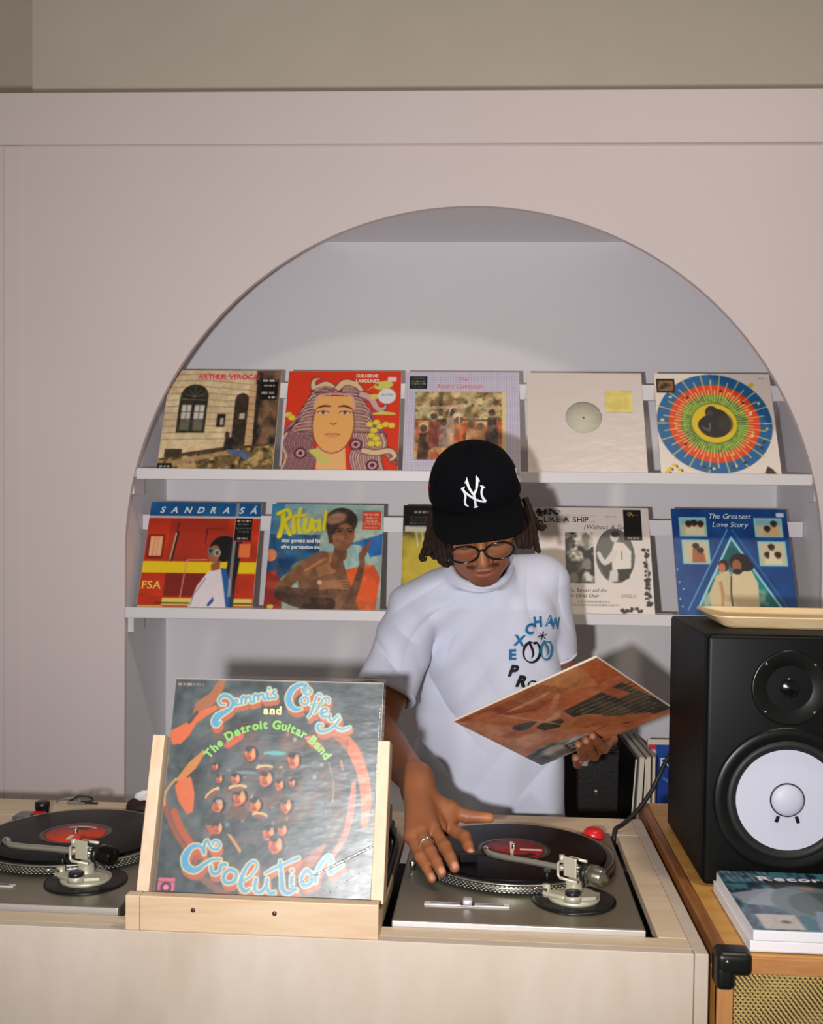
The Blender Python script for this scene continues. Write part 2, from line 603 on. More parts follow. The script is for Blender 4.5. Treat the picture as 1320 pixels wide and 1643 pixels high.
    def mesh(s, name, w, parent, gain=1.3, z=0.0, m=None, M=None, y0=0.0):
        s.grain(.10, 5)
        s.soften(2)
        n, hh = s.n, s.h // 2
        a = s.a[:2 * hh, :2 * n].reshape(hh, 2, n, 2, 3).mean((1, 3))
        h = w * s.ar
        xs = np.linspace(-w / 2, w / 2, n)
        ys = np.linspace(0, h, hh) + y0
        V = np.zeros((hh, n, 3), np.float32)
        V[..., 0] = xs
        V[..., 1] = ys[:, None]
        V[..., 2] = z
        idx = np.arange(hh * n).reshape(hh, n)
        F = np.stack([idx[:-1, :-1], idx[:-1, 1:], idx[1:, 1:], idx[1:, :-1]], -1).reshape(-1, 4)
        me = quad_mesh(name, V.reshape(-1, 3), F)
        colr = np.ones((hh * n, 4), np.float32)
        colr[:, :3] = np.clip(lin(np.clip(a.reshape(-1, 3), 0, 255)) * gain, 0, 0.92)
        at = me.color_attributes.new('Col', 'FLOAT_COLOR', 'POINT')
        at.data.foreach_set('color', colr.ravel())
        me.materials.append(m or PRINT)
        o = bpy.data.objects.new(name, me)
        COL.objects.link(o)
        o.parent = parent
        if M is not None:
            o.matrix_local = M
        return o

def quad_mesh(name, V, F, smooth=False):
    me = bpy.data.meshes.new(name)
    me.vertices.add(len(V))
    me.vertices.foreach_set('co', np.asarray(V, np.float32).ravel())
    me.loops.add(F.size)
    me.loops.foreach_set('vertex_index', F.astype(np.int32).ravel())
    me.polygons.add(len(F))
    me.polygons.foreach_set('loop_start', np.arange(0, F.size, 4, dtype=np.int32))
    me.polygons.foreach_set('loop_total', np.full(len(F), 4, np.int32))
    me.polygons.foreach_set('use_smooth', np.full(len(F), smooth, bool))
    me.update(calc_edges=True)
    me.validate()
    return me

_GL = {}
def glyph(ch, bold=0.0):
    k = (ch, bold)
    if k in _GL:
        return _GL[k]
    c = bpy.data.curves.new('glyph', 'FONT')
    c.body = ch
    c.size = 1.0
    c.resolution_u = 3
    c.offset = bold
    o = bpy.data.objects.new('glyph', c)
    COL.objects.link(o)
    dg = bpy.context.evaluated_depsgraph_get()
    ev = o.evaluated_get(dg)
    me = ev.to_mesh()
    v = np.array([tuple(p.co)[:2] for p in me.vertices]) if len(me.vertices) else np.zeros((0, 2))
    f = [tuple(p.vertices) for p in me.polygons]
    ev.to_mesh_clear()
    bpy.data.objects.remove(o)
    bpy.data.curves.remove(c)
    if len(v):
        x0 = v[:, 0].min()
        wd = v[:, 0].max() - x0
        v = v - [x0, 0]
    else:
        wd = 0.25
    _GL[k] = (v, f, wd)
    return _GL[k]

def text_width(s, size, bold=0.0, sp=0.09):
    return sum((glyph(c, bold)[2] + sp) * size for c in s) - sp * size

def put_text(g, s, x, y, size, rgb, rot=0.0, shear=0.0, bold=0.0, sp=0.09, align='l', arc=None, sx=1.0, gain=1.3, z=0.0):
    """write s into g; arc=(cx, cy, r, mid_angle): letters round a circle, upright at the top"""
    if isinstance(g, list):
        g.append(G())
        g = g[-1]
    col = np.clip(lin(rgb) * gain, 0, 0.92)
    W = text_width(s, size, bold, sp) * sx
    ca, sa = math.cos(rot), math.sin(rot)
    cur = 0.0
    if arc is None and align == 'c':
        cur = -W / 2
    for ch in s:
        v, f, wd = glyph(ch, bold)
        if len(v):
            q = v * size
            q = np.c_[(q[:, 0] + shear * q[:, 1]) * sx, q[:, 1]]
            if arc is None:
                q = q + [cur, 0]
                q = np.c_[q[:, 0] * ca - q[:, 1] * sa + x, q[:, 0] * sa + q[:, 1] * ca + y]
            else:
                cx, cy, r, mid = arc
                an = mid - (cur + wd * size * sx / 2 - W / 2) / r
                q = q - [wd * size * sx / 2, 0]
                th = an - PI / 2
                c2, s2 = math.cos(th), math.sin(th)
                q = np.c_[q[:, 0] * c2 - q[:, 1] * s2 + cx + r * math.cos(an), q[:, 0] * s2 + q[:, 1] * c2 + cy + r * math.sin(an)]
            g.add([(a, b, z) for a, b in q], f, 0, False, None, col)
        cur += (wd + sp) * size * sx
    return g

# ------------------------------------------------------------------ record sleeves
SZ = 0.313
LEAN_V, LEAN_Z = 0.427, 0.904
def shelf_frame(uc, zb, v=0.03, roll=0.0):
    """frame of a sleeve leaning on a ledge: x right, y up the cover, z out of it"""
    m = frame((uc, v, zb), (1, 0, 0), (0, LEAN_V, LEAN_Z), (0, -LEAN_Z, LEAN_V))
    return WM @ m @ Matrix.Rotation(roll, 4, 'Z')

def sleeve(label, M, cv, txt=None, gain=1.3, group=None, card=None, ink=None, thick=0.004):
    t = thing('record_sleeve', label, 'record sleeve', M, group)
    mesh_obj('card_sleeve', G().box(-SZ / 2, SZ / 2, 0, SZ, -thick, 0, bev=0.0007, seg=1), card or CARD, t)
    if cv is not None:
        p = cv.mesh('cover_print', SZ - 0.001, t, gain, 0.0004, ink, y0=0.0005)
        for q in (txt or []):
            mesh_obj('lettering', q, PRINT, p, T(-SZ / 2, 0, 0.0010) @ Matrix.Scale(SZ, 4))
    return t

def sticker(t, cv, x, y, w, gain=1.3, z=0.0012):
    """a stuck-on label; x, y its centre bottom in sleeve units"""
    c = cv.mesh('sticker', w * SZ, t, gain, 0, None, T((x - 0.5) * SZ, y * SZ, z))
    return c

SHELFG = 'record sleeves on the white ledges'

# 1 -- the photograph of a pale house with an arched window
def cover_house():
    c = Canvas(150, (214, 190, 150))
    c.mottle(0, 1, 0.2, 1, [(226, 204, 166), (200, 176, 138)], 6, 3, 4)
    for k in range(11):
        y = 0.30 + k * 0.066
        c.line([(0, y - 0.01), (0.35, y), (0.78, y - 0.02 + (k - 5) * -0.006)], 0.008, (140, 112, 84), 0.8)
    c.rect(0.78, 1, 0.2, 1, (44, 36, 30))
    c.mottle(0.78, 1, 0.2, 1, [(84, 62, 46), (24, 22, 20), (120, 84, 60)], 9, 5, 5, 1, .6)
    c.rect(0.735, 0.80, 0.24, 0.86, (196, 156, 118))
    for k in range(9):
        c.line([(0.735, 0.27 + k * .065), (0.80, 0.26 + k * .065)], 0.006, (130, 90, 66))
    c.poly([(0.80, .22), (.825, .22), (.84, .98), (.79, .98)], (30, 24, 20))
    # arched window
    def arched(x0, x1, y0, ys, col):
        cx, r = (x0 + x1) / 2, (x1 - x0) / 2
        c.rect(x0, x1, y0, ys, col)
        c.ell(cx, ys, r, r * 1.05, col)
    arched(.125, .375, .36, .72, (38, 36, 26))
    for a, b in ((.15, .235), (.262, .35)):
        c.rect(a, b, .50, .64, (200, 190, 186))
        c.rect(a, b, .385, .50, (92, 92, 74))
        c.line([((a + b) / 2, .5), ((a + b) / 2, .64)], .008, (70, 66, 50))
        c.line([(a, .57), (b, .57)], .008, (70, 66, 50))
    for k in range(5):
        an = PI * (k + .5) / 5
        c.line([(.25, .72), (.25 + .09 * math.cos(an), .72 + .10 * math.sin(an))], .006, (110, 106, 90))
    c.line([(.14, .70), (.36, .69)], .008, (120, 112, 92))
    c.rect(.47, .545, .42, .55, (26, 24, 20))
    c.rect(.50, .53, .44, .51, (176, 160, 148))
    arched(.615, .735, .22, .70, (44, 34, 26))
    c.rect(.665, .71, .50, .56, (176, 160, 140))
    # ground and leaves
    c.poly([(0, 0), (1, 0), (1, .26), (.6, .23), (.25, .17), (0, .10)], (70, 54, 36))
    c.mottle(0, 1, 0, .25, [(150, 116, 70), (40, 32, 22), (188, 152, 96), (96, 80, 44)], 26, 9, 6,
             mask=lambda X, Y: (Y < .10 + .15 * X).astype(float))
    c.poly([(.14, .03), (.62, .16), (.5, .17), (.1, .08)], (176, 140, 104), .8)
    c.rect(.05, .2, .12, .2, (62, 50, 38))
    # seated figure
    c.ell(.585, .345, .018, .026, (150, 100, 76))
    c.ell(.575, .34, .02, .034, (52, 30, 20))
    c.poly([(.555, .2), (.64, .2), (.63, .31), (.59, .325), (.56, .30)], (22, 22, 26))
    c.poly([(.6, .2), (.73, .19), (.80, .12), (.76, .09), (.70, .14), (.6, .165)], (72, 92, 140))
    c.mottle(0, 1, 0, 1, [(60, 46, 34), (236, 214, 178)], 30, 71, 6, a=.09)
    c.rect(0, .13, 0, .06, (16, 14, 12))
    c.text_lines(.02, .11, .02, .02, (206, 196, 180), 3)
    g = []
    put_text(g, 'ARTHUR VEROCAI', .26, .905, .075, (224, 36, 84), sx=.86, bold=.02, sp=.04)
    return c, g
def hype(n, bg, rows, seed, ar):
    c = Canvas(n, bg, ar)
    for k, (a, b, y, h, col) in enumerate(rows):
        c.text_lines(a, b, y, h, col, seed + k)
    return c
c, g = cover_house()
A1 = sleeve('record sleeve with a pale house and arched window photo on the upper ledge', shelf_frame(-0.742, 1.6905), c, g, group=SHELFG)
sticker(A1, hype(30, (14, 12, 12), [(.1, .9, 1.15, .14, (235, 228, 214)), (.2, .8, .85, .10, (220, 214, 200)), (.1, .8, .35, .16, (220, 212, 198)), (.5, .95, .08, .14, (228, 222, 210))], 4, 1.35), .905, .70, .155)

# 2 -- red sleeve with a drawn face and flowing hair
def cover_face():
    red = (206, 52, 26)
    c = Canvas(160, red)
    dark, mauve, sand = (78, 34, 56), (198, 152, 148), (206, 178, 140)
    rs = random.Random(5)
    def wave(p, w, col, out=True):
        if out:
            c.line(p, [x + .014 for x in w], dark, sub=5)
        c.line(p, w, col, sub=5)
    # hair masses
    for side in (-1, 1):
        for k in range(15):
            x0 = .44 + side * (.10 + .008 * k)
            y0 = .83 - .035 * k
            spread = .16 + .010 * k + rs.uniform(0, .05)
            yb = y0 - .20 - rs.uniform(.04, .2)
            pts = [(x0 - side * .05, y0), (x0 + side * spread * .45, y0 - .03), (x0 + side * spread * .7, (y0 + yb) / 2), (x0 + side * spread * .95, yb + .05), (x0 + side * (spread + .05), max(yb - .02, .0))]
            wave(pts, [.03, .035, .032, .024, .010], mauve if k % 2 else sand)
            c.line(pts, .006, dark, sub=5)
    for k in range(12):
        for side in (-1, 1):
            x = .44 + side * (.17 + .022 * k)
            pts = [(x, .36), (x + side * .03, .26), (x - side * .015, .14), (x + side * .02, 0)]
            wave(pts, [.028, .03, .028, .026], sand if k % 2 else mauve)
            c.line([(p[0] + .006, p[1]) for p in pts], .005, dark, sub=4)
    # crown curls
    wave([(.43, .80), (.34, .86), (.24, .82), (.23, .90), (.28, .92)], [.05, .06, .05, .03, .012], sand)
    wave([(.43, .80), (.50, .88), (.60, .86), (.66, .79)], [.05, .06, .05, .03], sand)
    wave([(.66, .76), (.74, .72), (.80, .62), (.86, .62), (.87, .66)], [.06, .06, .05, .03, .012], mauve)
    wave([(.70, .20), (.80, .18), (.92, .20), (.97, .15), (.93, .11)], [.05, .05, .05, .035, .02], sand)
    for x, y in ((.16, .17), (.63, .26), (.78, .06)):
        for r in (.055, .038, .02):
            c.ell(x, y, r, r, dark if r != .038 else mauve)
    for k in range(6):
        c.line([(.20 + .02 * k, .79 - .012 * k), (.34 + .02 * k, .84 - .02 * k), (.46 + .03 * k, .79 - .01 * k)], .006, dark, sub=4)
    # neck and face
    c.poly([(.30, .0), (.56, .0), (.54, .24), (.30, .26)], (222, 168, 110))
    c.poly([(.22, .20), (.30, .22), (.42, .08), (.36, .06)], (186, 184, 96))
    c.ell(.425, .46, .185, .29, dark)
    c.ell(.425, .46, .178, .283, (226, 160, 92))
    c.poly([(.25, .60), (.60, .60), (.58, .74), (.27, .74)], (226, 160, 92))
    c.line([(.25, .62), (.28, .74), (.43, .765), (.57, .74), (.60, .62)], .02, mauve, sub=4)
    for s in (-1, 1):
        x = .425 + s * .095
        c.line([(x - .06, .625 + .01 * s), (x, .64), (x + .06, .625 - .012 * s)], [.008, .02, .012], (70, 30, 36), sub=4)
        c.ell(x, .572, .05, .024, (214, 130, 96))
        c.ell(x, .572, .042, .015, (230, 206, 180))
        c.ell(x, .573, .016, .015, (96, 50, 52))
        c.line([(x - .05, .575), (x, .592), (x + .05, .575)], .008, (80, 36, 40), sub=4)
    c.line([(.40, .47), (.425, .455), (.45, .47)], .009, (110, 56, 50), sub=4)
    c.line([(.36, .355), (.40, .362), (.425, .356), (.45, .362), (.49, .355)], .010, (140, 66, 54), sub=4)
    c.line([(.38, .34), (.425, .332), (.47, .34)], .012, (214, 120, 90), sub=4)
    # bird, cloud, fruit
    c.ell(.845, .855, .085, .045, (196, 190, 92), .2)
    c.line([(.77, .85), (.70, .80)], [.016, .004], (220, 150, 90))
    c.ell(.79, .86, .010, .010, (50, 40, 30))
    c.poly([(.73, .76), (.84, .77), (.83, .72), (.74, .71)], (206, 184, 90))
    c.poly([(.76, .57), (.84, .595), (.96, .575), (.96, .555), (.76, .555)], (200, 192, 100))
    for x, y in ((.74, .46), (.80, .48), (.83, .44), (.78, .40), (.76, .35), (.80, .32), (.76, .27), (.82, .27), (.88, .46), (.93, .45), (.03, .55), (.06, .52)):
        c.ell(x, y, .034, .03, (150, 120, 30))
        c.ell(x, y, .030, .026, (214, 190, 62))
    c.rect(.88, .955, .895, .94, (230, 196, 196))
    c.ell(.88, .745, .078, .078, (206, 206, 210))
    c.text_lines(.83, .93, .75, .02, (150, 150, 160), 3)
    g = []
    put_text(g, 'GUILHERME', .60, .935, .05, (240, 206, 180), bold=.03, sp=.05, sx=.75)
    put_text(g, 'LAMOUNIER', .60, .882, .05, (240, 206, 180), bold=.03, sp=.05, sx=.75)
    return c, g
c, g = cover_face()
A2 = sleeve('red record sleeve with a drawn face and flowing mauve hair on the upper ledge', shelf_frame(-0.408, 1.690), c, g, group=SHELFG)

# 3 -- checked white sleeve with a woodland group photograph
def cover_woods():
    c = Canvas(160, (206, 198, 208))
    for k in range(46):
        c.line([(k / 45, 0), (k / 45, 1)], .0065, (150, 142, 176), .8)
        c.line([(0, k / 45), (1, k / 45)], .0065, (150, 142, 176), .8)
    x0, x1, y0, y1 = .095, .845, .12, .79
    c.rect(x0, x1, y0, y1, (92, 62, 40))
    c.mottle(x0, x1, .52, y1, [(52, 48, 34), (196, 168, 92), (120, 108, 62), (226, 206, 150)], 16, 11, 6)
    c.mottle(x0, x1, y0, .50, [(206, 122, 62), (54, 36, 32), (230, 176, 120), (190, 70, 36)], 12, 14, 6)
    c.mottle(x0, x1, y0, .28, [(214, 150, 90), (236, 200, 150)], 9, 18, 5)
    c.rect(.30, .335, .55, .79, (38, 30, 28))
    c.poly([(.12, .60), (.5, .64), (.5, .67), (.12, .63)], (220, 190, 160))
    for x, y, w, h, dress in ((.26, .50, .05, .26, (110, 40, 40)), (.40, .54, .05, .3, (206, 176, 160)), (.34, .44, .04, .2, (150, 130, 130)), (.47, .46, .05, .25, (206, 96, 44)), (.58, .42, .06, .22, (226, 160, 104)), (.66, .40, .06, .24, (220, 140, 90)), (.76, .54, .06, .38, (30, 28, 38)), (.17, .38, .05, .26, (40, 30, 34))):
        c.poly([(x - w, y - h), (x + w, y - h), (x + w * .6, y), (x - w * .6, y)], dress, .9)
        c.ell(x, y + .03, .026, .036, (176, 126, 100))
        c.ell(x, y + .045, .032, .034, (44, 32, 34), a=.9)
    c.line([(.38, .47), (.40, .62), (.46, .62), (.48, .48)], .012, (220, 206, 206), sub=4)
    c.line([(.70, .62), (.71, .68), (.75, .69)], .012, (226, 216, 206), sub=4)
    c.mottle(x0, x1, y0, y1, [(40, 30, 28), (226, 190, 140), (176, 84, 44), (90, 84, 60)], 20, 61, 7, a=.20)
    c.mottle(x0, x1, y0, y1, [(30, 26, 26), (236, 210, 170)], 34, 67, 7, a=.14, y=.7)
    c.rect(x1, x1 + .03, y0 + .08, y1, (216, 186, 130))
    g = []
    put_text(g, 'The', .50, .905, .055, (226, 96, 66), align='c', shear=.2)
    put_text(g, 'Rotary Connection', .48, .83, .062, (226, 90, 60), align='c', shear=.25, sx=.8)
    return c, g
c, g = cover_woods()
A3 = sleeve('white checked record sleeve with a woodland group photo, above the cap on the upper ledge', shelf_frame(-0.083, 1.690), c, g, group=SHELFG)
sticker(A3, hype(30, (20, 24, 20), [(.15, .85, .62, .10, (120, 130, 116)), (.12, .9, .44, .10, (150, 158, 140)), (.12, .9, .28, .10, (150, 158, 140)), (.2, .8, .10, .08, (100, 110, 96))], 9, .85), .115, .82, .155)

# 4 -- plain white sleeve, centre hole and a yellow note
t = thing('record_sleeve', 'plain white record sleeve with centre hole and yellow note on the upper ledge', 'record sleeve', shelf_frame(0.250, 1.689), SHELFG)
def disc_hole_card():
    g = G()
    n = 48
    S = SZ
    hole = [(.049 * math.cos(2 * PI * k / n) - .005, S * .55 + .049 * math.sin(2 * PI * k / n)) for k in range(n)]
    out = []
    for k in range(n):
        a = 2 * PI * k / n
        dx, dy = math.cos(a), math.sin(a)
        s = min((S / 2) / abs(dx) if abs(dx) > 1e-6 else 9, (S * (.45 if dy > 0 else .55)) / abs(dy) if abs(dy) > 1e-6 else 9)
        out.append((max(-S / 2, min(S / 2, dx * s)), S * .55 + dy * s))
    corners = [(-S / 2, 0), (S / 2, 0), (S / 2, S), (-S / 2, S)]
    for k in range(n):
        for cx, cy in corners:
            pass
    # snap nearest outer point to every corner
    for cx, cy in corners:
        i = min(range(n), key=lambda q: (out[q][0] - cx) ** 2 + (out[q][1] - cy) ** 2)
        out[i] = (cx, cy)
    v = [(x, y, 0) for x, y in hole] + [(x, y, 0) for x, y in out] + [(x, y, -.0012) for x, y in hole] + [(x, y, -.0012) for x, y in out]
    f = []
    for k in range(n):
        j = (k + 1) % n
        f += [(k, n + k, n + j, j), (2 * n + k, 2 * n + j, 3 * n + j, 3 * n + k), (k, j, 2 * n + j, 2 * n + k), (n + k, 3 * n + k, 3 * n + j, n + j)]
    return g.add(v, f)
mesh_obj('card_sleeve', disc_hole_card(), CARDW, t)
mesh_obj('back_card', G().box(-SZ / 2, SZ / 2, 0, SZ, -.0055, -.0035), CARDW, t)
lm = T(-.005, SZ * .55, -.003)
lab = mesh_obj('centre_label', G().lathe([(.0, .0), (.050, 0.0), (.050, .0004), (.0035, .0004)], 40), mat('pale_label', (214, 208, 188), .55), t, lm)
mesh_obj('spindle_hole', G().lathe([(.0, .0005), (.0032, .0005), (.0032, .0007), (0, .0007)], 16), mat('hole_red', (150, 70, 60), .6), lab)
c = Canvas(36, (226, 206, 104), .92)
c.mottle(0, 1, 0, .92, [(236, 218, 122), (216, 192, 90)], 4, 2, 3)
for k in range(4):
    c.text_lines(.12, .85, .15 + k * .18, .03, (196, 172, 84), 20 + k, .6)
sticker(t, c, .79, .60, .235, 1.2, .0030).name = 'sticky_note'
g = G()
g.add([(-SZ / 2, 0.002, .0012), (SZ / 2, 0.002, .0012), (SZ / 2, SZ, .0018), (-SZ / 2, SZ, .0018)], [(0, 1, 2, 3)])
mesh_obj('plastic_cover', G().box(-SZ / 2 - .001, SZ / 2 + .001, 0, SZ + .002, .0036, .0040), FILM, t)

# 5 -- white sleeve with a big coloured wheel
def cover_wheel():
    c = Canvas(170, (226, 206, 196))
    cx, cy = .485, .50
    for r, col in ((.487, (24, 92, 146)), (.385, (214, 60, 30)), (.285, (92, 138, 36)), (.19, (214, 178, 30))):
        c.ell(cx, cy, r, r, col)
    rs = random.Random(2)
    c.mottle(0, 1, 0, 1, [(24, 60, 40)], 30, 4, 8, a=.7, mask=lambda X, Y: ((np.hypot(X - cx, Y - cy) > .2) & (np.hypot(X - cx, Y - cy) < .285)).astype(float))
    for k in range(72):
        a = 2 * PI * k / 72
        r0, r1 = .205, (.487 if k % 4 == 0 else .43 if k % 4 == 2 else .33)
        if k % 8 == 0:
            r1 = .505
        col = (226, 190, 96) if k % 2 == 0 else (206, 214, 110)
        c.line([(cx + r0 * math.cos(a), cy + r0 * math.sin(a)), (cx + r1 * math.cos(a), cy + r1 * math.sin(a))], [.006, .010], col)
    for k in range(24):
        a = rs.uniform(0, 2 * PI)
        r = rs.choice((.33, .44))
        c.ell(cx + r * math.cos(a), cy + r * math.sin(a), .012, .016, rs.choice(((214, 176, 80), (60, 40, 30), (230, 200, 150))), rs.uniform(0, 3))
    # a dark seated ape shape in the middle
    d = (30, 27, 26)
    c.ell(cx, .475, .135, .115, d)
    c.ell(cx + .03, .53, .10, .11, d)
    c.ell(cx - .015, .605, .055, .065, d)
    c.ell(cx - .08, .48, .06, .07, (24, 22, 21))
    c.ell(cx - .03, .60, .025, .03, (58, 52, 50))
    c.line([(cx - .10, .46), (cx - .05, .43), (cx - .04, .50)], .018, (96, 88, 84), sub=4)
    c.ell(cx + .09, .50, .05, .07, (48, 43, 40), soft=.5)
    for x, y in ((.08, .06), (.12, .09), (.16, .05), (.06, .03)):
        c.ell(x, y, .022, .016, (216, 180, 50))
        c.ell(x + .02, y - .01, .008, .012, (40, 36, 30))
    c.poly([(.86, .02), (.97, .0), (.93, .06), (.89, .09)], (70, 46, 36))
    c.ell(.83, .88, .03, .02, (206, 180, 60), .6)
    c.text_lines(.90, .95, .945, .012, (120, 130, 170), 3)
    return c
A5 = sleeve('white record sleeve with a big blue, red and green wheel on the upper ledge', shelf_frame(0.597, 1.689), cover_wheel(), group=SHELFG)
c = Canvas(30, (24, 20, 18), .9)
c.mottle(.1, .9, .15, .75, [(196, 130, 60), (150, 96, 44)], 3, 6, 5)
sticker(A5, c, .095, .80, .16)

# 6 -- red bus side and a woman in white
def cover_bus():
    c = Canvas(160, (178, 46, 22))
    c.rect(0, 1, .855, 1, (18, 82, 138))
    c.mottle(0, 1, .84, 1, [(26, 118, 158)], 3, 3, 4, a=.7)
    c.rect(0, 1, .845, .862, (226, 196, 186))
    c.mottle(0, 1, .1, .845, [(206, 56, 22), (146, 40, 26)], 3, 8, 3)
    c.rect(.20, .72, .35, .84, (150, 44, 30), .6)
    c.rect(.0, 1, .315, .425, (226, 186, 24))
    c.rect(.215, .72, .10, .315, (120, 34, 28))
    c.rect(.02, .165, .45, .68, (112, 26, 20))
    c.rect(.04, .15, .475, .665, (226, 164, 120))
    c.line([(.075, .48), (.08, .66)], .008, (190, 120, 80))
    c.line([(.11, .48), (.11, .66)], .008, (190, 120, 80))
    c.line([(.245, .44), (.275, .70)], [.026, .03], (40, 28, 24))
    c.line([(.235, .44), (.265, .70)], [.010, .012], (206, 180, 150))
    c.line([(.27, .70), (.275, .80)], .008, (60, 26, 22))
    for p in ([(.53, .60), (.53, .74), (.68, .74)], [(.53, .60), (.54, .74)]):
        c.line(p, .008, (110, 24, 20))
    c.line([(.36, .02), (.385, .44), (.56, .445)], .010, (214, 130, 116))
    c.rect(.21, .99, .015, .085, (216, 190, 96))
    c.rect(.15, .99, .03, .045, (60, 50, 30))
    c.rect(.0, .22, .0, .012, (214, 176, 60))
    # figure
    c.ell(.70, .55, .125, .125, (20, 18, 22))
    c.poly([(.76, .62), (.86, .62), (.84, .30), (.80, .18), (.74, .35)], (20, 26, 42))
    c.ell(.62, .50, .052, .085, (150, 92, 64))
    c.poly([(.60, .40), (.68, .44), (.68, .32), (.61, .34)], (140, 84, 58))
    c.ell(.585, .53, .028, .034, (96, 116, 116))
    c.ell(.645, .51, .032, .036, (150, 166, 150))
    c.ell(.585, .53, .014, .02, (40, 50, 50))
    c.ell(.645, .51, .016, .022, (60, 70, 66))
    c.poly([(.44, .0), (.50, .20), (.58, .33), (.70, .36), (.78, .26), (.82, .12), (.83, .0)], (212, 200, 206))
    c.poly([(.69, .37), (.74, .36), (.80, .18), (.81, .0), (.77, .0), (.73, .2)], (34, 84, 146))
    c.poly([(.60, .02), (.65, .10), (.66, .06), (.62, .01)], (40, 76, 140))
    c.line([(.57, .27), (.48, .12), (.46, .02)], .006, (90, 90, 110))
    c.rect(.772, .800, .10, 1, (200, 176, 160), .6)
    c.rect(.80, .83, .0, .62, (26, 22, 32), .8)
    c.rect(.83, .93, .47, .60, (216, 110, 60))
    g = []
    put_text(g, 'SANDRA', .09, .895, .085, (206, 232, 216), shear=.25, bold=.03, sp=.68)
    put_text(g, 'SÁ', .80, .895, .085, (206, 232, 216), shear=.25, bold=.03, sp=.68)
    put_text(g, 'FSA', .02, .165, .105, (232, 190, 84), bold=.01, sp=.05)
    return c, g
c, g = cover_bus()
B1 = sleeve('red and yellow record sleeve with blue title band, leftmost on the lower ledge', shelf_frame(-0.794, 1.3215), c, g, group=SHELFG)
sticker(B1, hype(30, (16, 14, 14), [(.1, .9, 1.18, .12, (225, 220, 210)), (.15, .85, .98, .10, (170, 168, 160)), (.1, .9, .74, .10, (150, 148, 140)), (.2, .85, .52, .09, (120, 118, 112)), (.2, .8, .08, .12, (220, 214, 206))], 14, 1.45), .855, .63, .15)

